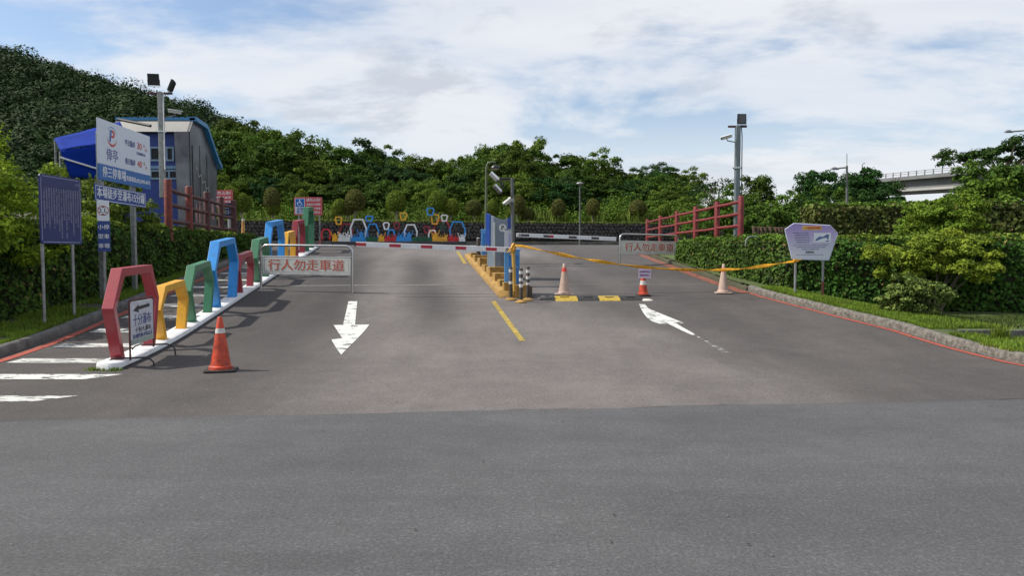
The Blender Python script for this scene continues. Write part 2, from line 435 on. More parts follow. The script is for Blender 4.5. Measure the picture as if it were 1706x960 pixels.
# far ground: flat country in front, ramp, terrace behind the stone wall, wooded rise
def gfar(X, Y):
    z = prof(np.minimum(Y, 44)) - 0.35
    up = sstep((Y - 48.5) / 2.0)
    side = sstep((Y - 52) / 26)
    return z * (1 - up) + (3.45 + side * 2.6) * up
xs = np.concatenate([np.arange(-900, -100, 80), np.arange(-100, -20, 5), np.arange(-20, 20, 1.0), np.arange(20, 100, 5), np.arange(100, 901, 80)])
ys = np.concatenate([[-400, -200, -100, -50, -20], np.arange(-10, 60, 1.0), np.arange(60, 200, 10), np.arange(200, 1300, 100)])
g = sheet('ground', xs, ys, gfar, SOIL)

seam = lambda X: 7.15 + 0.11 * X
# foreground road
xs = np.concatenate([np.arange(-120, -20, 20), np.arange(-20, 20.1, 1), np.arange(40, 121, 20)])
t = np.linspace(0, 1, 6)
V = np.array([[x, -14 * (1 - k) + (seam(np.clip(x, -14, 14)) + 0.25) * k, 0.0] for k in t for x in xs]); nx = len(xs)
i = (np.arange(5)[:, None] * nx + np.arange(nx - 1)[None]).ravel()
tag(mesh_np('road', V, np.stack([i, i + 1, i + nx + 1, i + nx], -1), ASPH_F), kind='structure')
# driveway ramp, a slightly older surface whose edge laps over the road
rs = np.random.RandomState(4)
ysd = np.concatenate([[0.0], np.arange(0.3, 2.0, 0.1)])
def xl_d(Y): return np.where(Y < 9.7, -16.0, XL(Y) - 0.02)
def xr_d(Y): return np.where(Y < 9.7, 16.0, XR(Y) + 0.02)
xs = np.arange(-16, 16.01, 0.1)
ragged = np.cumsum(rs.randn(len(xs))) * 0.004; ragged -= np.linspace(ragged[0], ragged[-1], len(xs)); ragged += rs.randn(len(xs)) * 0.004
rows = []; K = 26
for k in range(K):
    q = k / (K - 1); y0 = seam(xs) + ragged * 1.6; rows.append(np.stack([xs, y0 * (1 - q) + 9.7 * q, np.maximum(prof(y0 * (1 - q) + 9.7 * q), 0) + 0.0006 + 0.0054 * min(1.0, q * 4)], -1))
V = np.concatenate(rows); nx = len(xs); i = (np.arange(K - 1)[:, None] * nx + np.arange(nx - 1)[None]).ravel()
apron = mesh_np('driveway_apron', V, np.stack([i, i + 1, i + nx + 1, i + nx], -1), ASPH_D, smooth=True); tag(apron, kind='structure')
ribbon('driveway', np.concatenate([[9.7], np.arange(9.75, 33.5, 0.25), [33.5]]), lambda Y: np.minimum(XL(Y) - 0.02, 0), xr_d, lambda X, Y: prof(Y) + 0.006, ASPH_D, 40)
sheet('parking_lot', np.concatenate([np.arange(-60, 41, 2.0)]), np.concatenate([[33.5], np.arange(33.75, 37, 0.25), np.arange(37, 48, 1.0)]), lambda X, Y: prof(Y) + 0.004 + 0 * X, ASPH_L)
# dark crack line along the lapped edge
cr = mat('tar_crack', (0.050, 0.048, 0.046), 0.9)
V = []; F = []
for j, x in enumerate(xs):
    w = 0.0015 + abs(rs.randn()) * 0.007 * (1.0 if math.sin(x * 1.3) + math.sin(x * 3.7 + 1) > 0.4 else 0.05); y = seam(x) + ragged[j] * 1.6
    V += [[x, y - w, 0.009], [x, y + w * 0.2 - 0.001, 0.009]]
for j in range(len(xs) - 1):
    if xs[j] > -0.8 and math.sin(xs[j] * 1.3) + math.sin(xs[j] * 3.7 + 1) > 0.2: F.append([2 * j, 2 * j + 2, 2 * j + 3, 2 * j + 1])
tag(mesh_np('road_seam', V, F, cr), kind='structure')

# verges
def path_pts(side, y0, y1, n):
    ys_ = np.linspace(y0, y1, n); return np.stack([(XL if side < 0 else XR)(ys_), ys_], -1)
ribbon('planting_bed', np.arange(9.0, 33.6, 0.3), lambda Y: XL(Y) - 26, lambda Y: XL(Y) - 0.14, lambda X, Y: gleft(X, Y) + 0.015 * np.sin(X * 5) * np.sin(Y * 4), SOIL, 60)
def gr_ditch(X, Y):
    z = gright(X, Y); inn = (X > 7.55) & (Y > 11.69) & (Y < 12.40)
    return np.where(inn, -0.35, z) + 0.012 * np.sin(X * 5) * np.sin(Y * 4)
ysr = np.sort(np.concatenate([np.arange(9.6, 33.5, 0.3), [11.68, 11.70, 12.39, 12.41]]))
t_ = None
ribbon('grass_verge', ysr, lambda Y: XR(Y) + 0.16, lambda Y: XR(Y) + 30, gr_ditch, TURF, 90)
# side verges of the level road (out of frame to both sides)
for pl in ([(7.1, 9.75), (7.2, 9.4), (7.55, 9.05), (8.4, 8.65), (10.5, 8.42), (60, 8.32), (60, 9.75)], [(-7.5, 9.9), (-7.6, 9.75), (-8.12, 9.02), (-9.05, 8.6), (-11, 8.32), (-60, 8.12), (-60, 9.9)]):
    b = MB(); n = len(pl); b.add([(x, y, 0.108) for x, y in pl] + [(x, y, -0.1) for x, y in pl], [tuple(range(n))] + [(i, (i + 1) % n, n + (i + 1) % n, n + i) for i in range(n)]); tag(b.build('roadside_ground', TURF), kind='structure')

# kerbs: cross-section swept along the edge line
def kerb(name, pts, out, h, w, m, rough=0.01, seed=0):
    rs_ = np.random.RandomState(seed); pts = np.asarray(pts, float)
    d = np.gradient(pts, axis=0); d /= np.linalg.norm(d, axis=1)[:, None]; nrm = np.stack([d[:, 1], -d[:, 0]], -1) * out
    sec = [(0, -0.05), (0.0, h * 0.45), (0.012, h * 0.8), (0.04, h * 0.97), (w * 0.5, h), (w - 0.03, h * 0.97), (w, h * 0.85), (w, -0.05)]
    k = len(sec); V = []
    for i, (p, q) in enumerate(zip(pts, nrm)):
        for j, (o, z) in enumerate(sec):
            jx, jz = (rs_.randn(2) * rough) if 0 < j < k - 1 else (0, 0)
            if j < 2: jx = jx * 0.4
            V.append([p[0] + q[0] * (o + jx), p[1] + q[1] * (o + jx), float(prof(p[1])) + z + jz])
    F = [[i * k + j, i * k + j + 1, (i + 1) * k + j + 1, (i + 1) * k + j] for i in range(len(pts) - 1) for j in range(k - 1)]
    o = mesh_np(name, V, F, m, smooth=True); return tag(o, kind='structure')
def dense(pts, step=0.12):
    out = []
    for a, b in zip(pts[:-1], pts[1:]):
        a = np.array(a, float); b = np.array(b, float); n = max(1, int(np.linalg.norm(b - a) / step))
        for k in range(n): out.append(a + (b - a) * k / n)
    out.append(np.array(pts[-1], float)); return np.array(out)
lk = [(-30, 8.0), (-11, 8.2), (-9.0, 8.5), (-8.0, 8.95), (-7.45, 9.7)] + [(float(XL(y)), y) for y in np.arange(10.3, 33, 0.6)]
kerb('kerb', dense(lk), -1, 0.15, 0.16, CONCD, 0.003, 1)
rk = [(40, 8.2), (10.5, 8.3), (8.3, 8.55), (7.45, 9.0), (7.12, 9.4)] + [(float(XR(y)), y) for y in np.arange(9.9, 18.1, 0.3)]
kerb('kerb', dense(rk, 0.11), 1, 0.15, 0.16, CONC, 0.0025, 2)
kerb('kerb', dense([(float(XR(y)), y) for y in np.arange(18.1, 32.5, 0.3)], 0.12), 1, 0.10, 0.20, SOIL, 0.012, 3)
# ditch behind the right kerb
for nm, y0, y1, z1 in (('ditch_wall', 12.36, 12.50, 0.24), ('ditch_lip', 11.60, 11.72, 0.10)):
    b = MB(); b.box((7.5 + 20, (y0 + y1) / 2, (z1 - 0.5) / 2), (40, y1 - y0, z1 + 0.5)); tag(b.build(nm, CONCD, bevel=0.01), kind='structure')

# ------------------------------------------------------------------ markings
def ground_poly(name, pts, dz, m, step=0.25):
    bm = bmesh.new(); vs = [bm.verts.new((p[0], p[1], 0)) for p in pts]; f = bm.faces.new(vs)
    bmesh.ops.triangulate(bm, faces=[f])
    y0 = min(p[1] for p in pts); y1 = max(p[1] for p in pts); y = y0 + step
    while y < y1:
        bmesh.ops.bisect_plane(bm, geom=bm.verts[:] + bm.edges[:] + bm.faces[:], plane_co=(0, y, 0), plane_no=(0, 1, 0)); y += step
    for v in bm.verts: v.co.z = float(prof(v.co.y)) + dz
    bmesh.ops.recalc_face_normals(bm, faces=bm.faces)
    me = bpy.data.meshes.new(name); bm.to_mesh(me); bm.free(); me.materials.append(m)
    if me.polygons and me.polygons[0].normal.z < 0: me.flip_normals()
    o = bpy.data.objects.new(name, me); link(o); return tag(o, kind='structure')
def px_poly(pts): return [G(x, y) for x, y in pts]
z8 = lambda x, y: (500 + x / 4.265, 480 + y / 4.265)
ground_poly('arrow_marking', px_poly([z8(*p) for p in [(343, 98), (406, 98), (400, 160), (390, 266), (492, 264), (470, 295), (425, 345), (345, 425), (292, 480), (262, 440), (222, 372), (300, 362), (236, 264), (305, 266), (330, 160)]]), 0.012, PAINT_W)
z9 = lambda x, y: (1040 + x / 8.53, 490 + y / 8.53)
ground_poly('arrow_marking', px_poly([z9(*p) for p in [(210, 152), (295, 156), (345, 215), (850, 422), (745, 432), (960, 556), (1010, 590), (960, 592), (820, 530), (620, 430), (500, 432), (400, 400), (330, 350), (275, 285), (240, 220)]]), 0.012, PAINT_W)
ground_poly('arrow_marking', px_poly([z9(*p) for p in [(958, 560), (1185, 680), (1300, 745), (1510, 832), (1500, 845), (1400, 842), (1230, 740), (1080, 645), (962, 592)]]), 0.012, worn_paint('scraped_white_paint', (0.55, 0.55, 0.52), 0.5, 0.6, 5.0, (1, 2.5, 1)))
ground_poly('lane_marking', px_poly([(818, 503), (825, 502), (875.5, 569), (866, 569.5)]), 0.012, PAINT_Y)
ground_poly('lane_marking', px_poly([(760, 419.5), (764.5, 419.5), (778.5, 440), (772, 440.5)]), 0.012, PAINT_Y)
# walkway stripes across the pedestrian lane
def sx(Y): return -5.23 - 0.143 * (Y - 9.53)        # centre line of the painted plinth
for k, (yc, w) in enumerate([(7.62, 0.30), (9.0, 0.36), (10.25, 0.34), (11.55, 0.33), (12.9, 0.33), (14.3, 0.3), (15.7, 0.3), (17.2, 0.3), (18.7, 0.3), (20.2, 0.3), (21.8, 0.3), (23.4, 0.3), (25, 0.3)]):
    xa = float(XL(yc)) + 0.38 if yc > 9.3 else -9.5; xb = float(sx(yc)) - 0.16 if yc > 9.6 else (-4.73 if yc < 8 else -5.0)
    skew = 0.05
    ground_poly('walkway_stripe', [(xa, yc - w / 2), (xb - 0.14 * (k < 2), yc - w / 2 - 0.02), (xb + 0.14 * (k < 2), yc + w / 2), (xa, yc + w / 2 + 0.02)], 0.011, PAINT_WZ if k != 1 else PAINT_W)
def line_along(name, f, y0, y1, o0, o1, dz, m, step=0.25):
    ys_ = np.arange(y0, y1 + step / 2, step); V = []; 
    for y in ys_:
        V += [[float(f(y)) + o0, y, float(prof(y)) + dz], [float(f(y)) + o1, y, float(prof(y)) + dz]]
    F = [[2 * i, 2 * i + 1, 2 * i + 3, 2 * i + 2] for i in range(len(ys_) - 1)]
    return tag(mesh_np(name, V, F, m), kind='structure')
line_along('edge_line', XL, 9.3, 27, 0.13, 0.27, 0.013, PAINT_R)
line_along('edge_line', XR, 9.6, 17.6, -0.17, -0.07, 0.013, PAINT_R)
line_along('edge_line', XR, 17.6, 31.5, -0.34, -0.06, 0.013, PAINT_RD)
# saw-cut joints and the pale expansion strip crossing the lanes
PALE = mat('pale_joint_filler', (0.20, 0.19, 0.17), 0.9, var=0.3, scale=9)
def cross_line(a, b, w, m, dz=0.010, name='road_joint'):
    A = G(*a); B = G(*b); n = 24; V = []
    for i in range(n + 1):
        q = A.lerp(B, i / n)
        for s in (-w, w): V.append([q.x, q.y + s, float(prof(q.y + s)) + dz])
    F = [[2 * i, 2 * i + 2, 2 * i + 3, 2 * i + 1] for i in range(n)]
    tag(mesh_np(name, V, F, m), kind='structure')
cross_line((470, 477), (826, 474.5), 0.07, PALE); cross_line((878, 474.5), (1215, 475), 0.025, PALE)
cross_line((560, 489.5), (826, 490.5), 0.014, cr); cross_line((885, 493.5), (1240, 486), 0.018, cr)
cross_line((868, 445), (1020, 443), 0.02, cr); cross_line((866, 440), (1010, 439), 0.02, cr)
# a few small stones and leaf bits lying about
sm = MB(); rs = random.Random(5)
def blob(b, p, r, sq=0.6):
    vs = []; 
    for z, rr in ((-0.5, 0.6), (0, 1), (0.5, 0.7)):
        for k in range(6):
            a = k * PI / 3 + z; q = r * rr * rs.uniform(0.75, 1.2); vs.append((p[0] + q * math.cos(a), p[1] + q * math.sin(a), p[2] + r * sq * (z + 0.4)))
    fs = [tuple(range(12, 18))] + [(i * 6 + k, i * 6 + (k + 1) % 6, i * 6 + 6 + (k + 1) % 6, i * 6 + 6 + k) for i in range(2) for k in range(6)]
    b.add(vs, fs)
for k in range(110):
    y = rs.choice([rs.uniform(3.6, 9), rs.uniform(9, 16)]); x = rs.uniform(-0.75, 0.75) * y * 0.95
    if y > 9.3 and not (float(XL(y)) + .3 < x < float(XR(y)) - .2): continue
    blob(sm, (x, y, float(prof(y)) + 0.008), rs.uniform(0.004, 0.010))
tag(sm.build('gravel', mat('gravel_bits', (0.12, 0.11, 0.095), 0.9, var=0.5, scale=20, island=0.5)), kind='stuff')
# ------------------------------------------------------------------ foliage builders
def leaf_quads(P_, N_, size, rng, aspect=0.6, jit=0.3):
    n = len(P_); T = rng.randn(n, 3); T -= N_ * (T * N_).sum(1)[:, None]; T /= np.linalg.norm(T, axis=1)[:, None] + 1e-9
    B = np.cross(N_, T); s = size * (1 + jit * rng.randn(n)).clip(0.4, 1.8)[:, None] * 0.5
    bend = N_ * s * 0.25
    V = np.stack([P_ - T * s, P_ + B * s * aspect + bend, P_ + T * s, P_ - B * s * aspect + bend], 1).reshape(-1, 3)
    F = np.arange(4 * n).reshape(n, 4); return V, F
def unit(v): return v / (np.linalg.norm(v, axis=1)[:, None] + 1e-9)
def crown_points(rng, rad, nclump, nleaf, cr, zmin=-0.45, flat=0.85, shell=(0.62, 1.0), lump=0.18, core=0.25):
    """leaf positions of a crown: clumps spread over a lumpy ellipsoid"""
    D = unit(rng.randn(nclump * 4, 3)); D = D[D[:, 2] > zmin][:nclump]
    ph = rng.rand(6) * 6.28
    lum = 1 + lump * (np.sin(D[:, 0] * 4 + ph[0]) * np.sin(D[:, 1] * 4 + ph[1]) + np.sin(D[:, 2] * 5 + ph[2] + D[:, 0] * 3))
    rr = rng.uniform(shell[0], shell[1], len(D)); inner = rng.rand(len(D)) < core; rr[inner] *= rng.uniform(0.3, 0.8, inner.sum())
    C = D * np.array(rad) * (lum * rr)[:, None]
    crs = cr * rng.uniform(0.6, 1.35, len(D))
    idx = rng.randint(0, len(D), nleaf); d = unit(rng.randn(nleaf, 3)); d[:, 2] = np.where(d[:, 2] < -0.25, -d[:, 2] * 0.6, d[:, 2])
    rad_ = crs[idx] * rng.rand(nleaf) ** 0.35
    Pp = C[idx] + d * rad_[:, None] * np.array([1, 1, flat])
    Nn = unit(d + 0.55 * rng.randn(nleaf, 3) + np.array([0, 0, 0.45]))
    for a in range(3):      # keep the crown inside the size asked for
        v = Pp[:, a]; q = (np.percentile(v, 99.4) if a == 2 else np.percentile(np.abs(v), 99.4)); f_ = rad[a] / q; Pp[:, a] *= f_; C[:, a] *= f_
    return Pp, Nn, C
def trunk_mesh(rng, h, r, C, nl=7, base=0.0, fork=0.45):
    b = MB(); top = Vector((rng.uniform(-0.1, 0.1) * h * 0.3, rng.uniform(-0.1, 0.1) * h * 0.3, base + h))
    pts = [Vector((0, 0, base - 0.1)), Vector((0, 0, base)).lerp(top, 0.33) + Vector((rng.uniform(-1, 1) * r, 0, 0)), Vector((0, 0, base)).lerp(top, 0.7), top]
    b.tube(pts, [r * 1.25, r, r * 0.75, r * 0.35], 9)
    for k in rng.permutation(len(C))[:nl]:
        c = Vector(C[k]); s = Vector((0, 0, base)).lerp(top, rng.uniform(fork, 0.9)); m_ = s.lerp(c, 0.5) + Vector((0, 0, 0.12 * (c - s).length))
        b.tube([s, m_, c], [r * 0.42, r * 0.26, r * 0.08], 6)
    return b

BARK = mat('bark', (0.16, 0.13, 0.10), 0.9, var=0.35, scale=6, bump=0.8, bscale=20)
BARKP = mat('pale_bark', (0.32, 0.29, 0.24), 0.9, var=0.3, scale=8, bump=0.6)
def leafm(name, c, c2, scale, isl, tr): return mat(name, c, 0.75, var=0.3, scale=scale, island=isl, col2=c2, transl=tr, spec=0.12)
LEAF = {
 'wood':   leafm('wood_leaves', (0.074, 0.126, 0.016), (0.034, 0.064, 0.011), 0.35, 0.28, 0.16),
 'wood2':  leafm('lighter_wood_leaves', (0.108, 0.170, 0.019), (0.050, 0.094, 0.013), 0.35, 0.28, 0.18),
 'dark':   leafm('dark_leaves', (0.028, 0.070, 0.012), (0.016, 0.040, 0.010), 0.5, 0.3, 0.1),
 'topi':   leafm('clipped_leaves', (0.150, 0.200, 0.022), (0.095, 0.135, 0.018), 2.5, 0.35, 0.15),
 'topid':  leafm('brownish_clipped_leaves', (0.125, 0.135, 0.030), (0.085, 0.085, 0.024), 2.5, 0.35, 0.12),
 'lime':   leafm('lime_leaves', (0.225, 0.335, 0.024), (0.085, 0.165, 0.016), 1.6, 0.35, 0.3),
 'shrub':  leafm('shrub_leaves', (0.215, 0.275, 0.028), (0.080, 0.145, 0.018), 1.8, 0.4, 0.25),
 'round':  leafm('small_shrub_leaves', (0.170, 0.205, 0.050), (0.065, 0.115, 0.025), 4, 0.45, 0.15),
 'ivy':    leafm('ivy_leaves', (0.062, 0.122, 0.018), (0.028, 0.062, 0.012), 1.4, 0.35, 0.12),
 'ivylit': leafm('sunlit_tone_ivy_leaves', (0.145, 0.205, 0.030), (0.065, 0.125, 0.018), 2, 0.4, 0.18),  # paler copy of the ivy, sunlight on the tops put into its colour
 'olive':  leafm('olive_hedge_leaves', (0.095, 0.115, 0.024), (0.055, 0.052, 0.020), 1.5, 0.45, 0.1),
 'hill':   leafm('hill_leaves', (0.030, 0.062, 0.014), (0.010, 0.024, 0.008), 0.13, 0.14, 0.04),
 'grass':  leafm('grass_blades', (0.175, 0.260, 0.030), (0.100, 0.150, 0.022), 1.2, 0.4, 0.3),
 'reed':   leafm('reed_leaves', (0.130, 0.190, 0.035), (0.08, 0.12, 0.02), 2, 0.5, 0.15),
}
CORE = mat('foliage_shade_core', (0.025, 0.035, 0.012), 0.95, var=0.3, scale=4)  # near-black fill that paints the shade deep inside foliage

def tree_kind(name, seed, rad, height, r, nclump, nleaf, cr, leaf, size, m, label, cat='tree', zc=None, group=None, zmin=-0.45, bark=None, nl=8, flat=0.85, lump=0.18, shell=(0.62, 1.0), core=0.25, parts=('trunk', 'crown')):
    """a tree standing at the origin; returned hidden away until placed"""
    rng = np.random.RandomState(seed); root = thing(name, (0, 0, 0), label, cat, group)
    Pp, Nn, C = crown_points(rng, rad, nclump, nleaf, cr, zmin, flat, shell, lump, core); zc = zc if zc is not None else height
    Pp[:, 2] += zc; C = C + np.array([0, 0, zc])
    Vv, F = leaf_quads(Pp, Nn, size, rng)
    trunk_mesh(rng, height, r, C, nl).build(parts[0], bark or BARK, root, smooth=True)
    mesh_np(parts[1], Vv, F, m, root)
    return root

# ------------------------------------------------------------------ wooded hill (one mass)
def hill():
    # ridge line measured from the photograph at 230 to 270 m
    px = [-700, -400, -200, 0, 60, 110, 200, 250, 340, 400, 440, 500, 560, 640, 760, 900]
    py = [-60, -10, 40, 80, 92, 108, 130, 149, 170, 196, 214, 244, 272, 305, 345, 380]
    Yr = 235.0
    X = [(p - 853) / FPX * Yr for p in px]; Z = [CAM_Z + (425 - q) / FPX * Yr - 6.0 for q in py]
    def hz(x, y):
        ridge = np.interp(x, X, Z); f = sstep((y - 88) / (Yr - 88)); back = 1 - 0.7 * sstep((y - Yr) / 150)
        bumps = 2.6 * np.sin(x * 0.06 + 1) * np.sin(y * 0.05) + 1.6 * np.sin(x * 0.13 + y * 0.09) * np.sin(y * 0.14 + 2)
        return 2.5 + (ridge - 2.5) * (0.20 * f + 0.80 * f ** 1.3) * back + bumps * np.sin(np.clip(f, 0, 1) * PI * 0.97)
    xs = np.linspace(-420, 30, 76); ys = np.linspace(80, 420, 50)
    sheet('hill', xs, ys, hz, mat('hill_soil', (0.02, 0.03, 0.012), 0.95))
    rng = np.random.RandomState(11); n = 5600
    # crowns spread evenly as seen: density falls with distance
    yy = 92 + (Yr + 6 - 92) * rng.rand(n) ** 0.85; xx = -1.05 * yy + rng.rand(n) * (0.95 * yy) ; 
    keep = (xx < 20) & (xx > -330); xx = xx[keep]; yy = yy[keep]
    zz_ = hz(xx, yy); rr = rng.uniform(1.8, 4.2, len(xx)) * (0.8 + yy / 700)
    PP = []; NN = []
    L_ = 210
    for k in range(len(xx)):
        d = unit(rng.randn(L_, 3)); d[:, 2] = np.abs(d[:, 2]) * 0.9 - 0.15
        d = unit(d); lum = 1 + 0.22 * np.sin(d[:, 0] * 5 + k) * np.sin(d[:, 1] * 6 + k * 2)
        PP.append(np.array([xx[k], yy[k], zz_[k] - 0.4 + rr[k] * rng.uniform(-0.15, 0.6) + (1.8 if k % 23 == 0 else 0)]) + d * (rr[k] * lum * rng.uniform(0.85, 1.05, L_))[:, None] * np.array([1, 1, 0.85]))
        NN.append(unit(d + 0.30 * rng.randn(L_, 3) + [0, 0, 0.2]))
    PP = np.concatenate(PP); NN = np.concatenate(NN)
    V, F = leaf_quads(PP, NN, 0.62, rng, 0.85)
    o = mesh_np('hill_forest', V, F, LEAF['hill']); tag(o, 'dark green forest covering the hillside behind the car park', 'forest', kind='stuff')
hill()

# ------------------------------------------------------------------ wood behind the stone wall
GW = 'trees of the wood behind the stone wall'
protos = []; TOPS = []
def CR_(t): return [c for c in t.children if c.name.startswith('crown')][0].data
for k, (seed, rad, h, nc, nl, cr_, m) in enumerate([
        (21, (3.4, 3.2, 2.9), 3.9, 150, 21000, 0.62, LEAF['wood']), (22, (3.0, 3.0, 3.2), 4.1, 130, 20000, 0.60, LEAF['wood']),
        (23, (4.0, 3.4, 2.5), 3.6, 160, 22000, 0.62, LEAF['wood2']), (24, (3.3, 3.0, 3.0), 4.3, 70, 17000, 0.72, LEAF['dark'])]):
    t = tree_kind('broadleaf_tree', seed, rad, h, 0.17, nc, nl, cr_, None, 0.205, m, 'bushy green broadleaf tree, one of many massed in the wood behind the stone wall', 'tree', zc=h, group=GW, zmin=-0.85, lump=0.15, shell=(0.72, 1.0), core=0.3)
    protos.append(t); co_ = np.empty(len(CR_(t).vertices) * 3, np.float32); CR_(t).vertices.foreach_get('co', co_); TOPS.append(float(np.percentile(co_[2::3], 99.6)))
used = set()
def gz_far(x, y): return float(gfar(np.array(x, float), np.array(y, float)))
KIND_ = ['broad bushy mid-green tree', 'tall domed mid-green tree', 'lighter yellow-green tree', 'dark blue-green tree']
def put(k, px, ptop, Y, s=1.0, label=None, top_h=None):
    label = label or KIND_[k] + (' on the skyline of the wood' if Y > 70 else ' in the middle of the wood' if Y > 60 else ' at the front edge of the wood, above the clipped trees')
    """place a copy of tree k so that its crown top reaches a measured height"""
    x = (px - 853) / FPX * Y; z0 = gz_far(x, Y) - 0.3; tops = TOPS
    want = CAM_Z + (425 - ptop) / FPX * Y - z0; sz = want / tops[k]
    rnd = random.Random(int(px * 7 + Y)); sc = (s * max(0.8, min(sz * 1.1, 1.35)) * rnd.uniform(0.9, 1.15),) * 2 + (sz,)
    rz = rnd.uniform(0, 6.28); root = protos[k]
    if k not in used:
        used.add(k); root.location = (x, Y, z0); root.rotation_euler = (0, 0, rz); root.scale = sc
        if label: root['label'] = label
        return root
    r = dup(root, (x, Y, z0), rz, sc); r['label'] = label
    return r
sky_x = [360, 400, 440, 480, 529, 575, 610, 640, 668, 700, 734, 770, 808, 835, 857, 885, 931, 976, 1009, 1030, 1054, 1075, 1104, 1132]
sky_y = [218, 208, 216, 224, 246, 247, 239, 250, 266, 266, 270, 262, 258, 246, 236, 256, 261, 260, 282, 293, 288, 282, 275, 288]
spec = {610: 'crooked darker tree rising above the wood to the west of the twin clipped trees', 857: 'tallest tree of the wood, its crown the high point above the pay kiosk',
        1104: 'dark round-topped tree ending the skyline where the wood drops towards the red log fence'}
rr_ = random.Random(3)
for i, (x, y) in enumerate(zip(sky_x, sky_y)):
    put(3 if x in (610, 1104, 1075) else i % 3, x, y - 2, 72 + 3 * rr_.random(), 0.92, spec.get(x))
for i in range(24):      # middle row
    x = 352 + i * 33.5 + rr_.uniform(-8, 8); yt = np.interp(x, sky_x, sky_y) + rr_.uniform(14, 34); put((i * 2 + 1) % 3 if rr_.random() < 0.75 else 3, x, yt, 63 + rr_.uniform(-2, 2), 0.9)
for i in range(22):      # front row
    x = 375 + i * 36 + rr_.uniform(-9, 9); yt = max(np.interp(x, sky_x, sky_y) + 36, 292) + rr_.uniform(-6, 24); put(rr_.choice([0, 1, 2, 3]), x, yt, 56.5 + rr_.uniform(-1.2, 1.2), 0.8)
# undergrowth between the clipped trees
def bush_mass(name, label, cat, cx_, cy_, cz, rad, n, nclump, cr_, size, m, seed, kind=None, group=None, zmin=-0.2):
    rng = np.random.RandomState(seed); Pp, Nn, C = crown_points(rng, rad, nclump, n, cr_, zmin, lump=0.2)
    Pp += np.array([cx_, cy_, cz]); V, F = leaf_quads(Pp, Nn, size, rng); o = mesh_np(name, V, F, m, loc=(cx_, cy_, cz)); return tag(o, label, cat, group, kind)
rng = np.random.RandomState(77)
PP = []; NN = []
for i in range(330):
    x = -26 + 50 * rng.rand(); y = rng.uniform(51.0, 57); h = rng.uniform(0.6, 1.6) + (y - 51) * 0.22; n = 300
    d = unit(rng.randn(n, 3)); d[:, 2] = np.abs(d[:, 2]); PP.append(np.array([x, y, 3.4 + 0.06 * (y - 50)]) + d * rng.rand(n, 1) ** 0.4 * np.array([1.0, 1.0, h])); NN.append(unit(d + 0.5 * rng.randn(n, 3)))
V, F = leaf_quads(np.concatenate(PP), np.concatenate(NN), 0.17, rng)
tag(mesh_np('undergrowth', V, F, LEAF['wood2']), 'rank green undergrowth at the foot of the wood', 'undergrowth', kind='stuff')
# tall reeds
V = []; F = []; rng = np.random.RandomState(5)
for i in range(2600):
    x = -22 + 40 * rng.rand(); y = 49.6 + rng.rand() * 2.2
    if math.sin(x * 0.9) + math.sin(x * 2.3 + 1) < -0.2: continue
    h = rng.uniform(0.6, 1.5); a = rng.rand() * 6.28; lx, ly = math.cos(a) * h * 0.45, math.sin(a) * h * 0.45; w = 0.03; k = len(V)
    V += [[x - w, y, 3.4], [x + w, y, 3.4], [x + lx * 0.4 + w, y + ly * 0.4, 3.4 + h * 0.75], [x + lx * 0.4 - w, y + ly * 0.4, 3.4 + h * 0.75],
          [x + lx + 0.005, y + ly, 3.4 + h * 0.95], [x + lx - 0.005, y + ly, 3.4 + h * 0.95]]
    F += [[k, k + 1, k + 2, k + 3], [k + 3, k + 2, k + 4, k + 5]]
tag(mesh_np('reeds', V, F, LEAF['reed']), 'tufts of tall reed grass along the top of the stone wall', 'reeds', kind='stuff')

# clipped ball trees in a row on the terrace
def clipped(seed, m):
    rng = np.random.RandomState(seed); root = thing('clipped_tree', (0, 0, 0), 'x', 'tree'); n = 5200; D = unit(rng.randn(n, 3)); D = D[D[:, 2] > -0.75]; n = len(D)
    f = 1 + 0.035 * np.sin(D[:, 0] * 5 + seed) * np.sin(D[:, 1] * 6) ; rr = rng.uniform(0.90, 1.03, n) * f; rad = np.array([0.62, 0.62, 0.74]); low = np.clip(-D[:, 2] - 0.1, 0, 1)
    Pp = D * rad * (rr * (1 - 0.12 * low))[:, None] + [0, 0, 1.38]; V, F = leaf_quads(Pp, unit(D + 0.75 * rng.randn(n, 3)), 0.075, rng, 0.6)
    b = MB(); b.tube([(0, 0, -0.1), (0.03, 0, 0.4), (0, 0.02, 0.85)], [0.055, 0.04, 0.035], 8)
    for k in range(5): a = k * 1.26; b.tube([(0.0, 0.0, 0.5 + 0.05 * k), (0.2 * math.cos(a), 0.2 * math.sin(a), 0.95), (0.42 * math.cos(a), 0.42 * math.sin(a), 1.35)], [0.026, 0.018, 0.008], 6)
    b.build('trunk', BARKP, root, smooth=True); mesh_np('crown', V, F, m, root)
    c = MB(); c.lathe((0, 0, 1.38), [(0.05, -0.5), (0.38, -0.42), (0.52, -0.1), (0.50, 0.25), (0.32, 0.5), (0.05, 0.62)], 18); c.build('shade_core', CORE, root, smooth=True); return root  # solid core, shade between the leaves painted as a dark tone
TB = clipped(31, LEAF['topi']); TD = clipped(32, LEAF['topid'])
GT = 'clipped round trees along the stone wall'
tops = [(387, 311, 17, 0), (404, 322, 16, 0), (455, 313, 15, 1), (456, 334, 13, 0), (505, 316, 12, 0), (524, 330, 17, 1), (567, 332, 13, 0), (580, 334, 12, 1), (593, 316, 18, 1), (661, 318, 18, 0), (728, 319, 16, 0), (752, 332, 15, 0), (790, 333, 16, 1),
        (821, 334, 12, 0), (862, 326, 14, 1), (880, 347, 12, 1), (930, 332, 13, 1), (987, 331, 12, 1), (1062, 334, 16, 1), (1106, 340, 12, 0)]
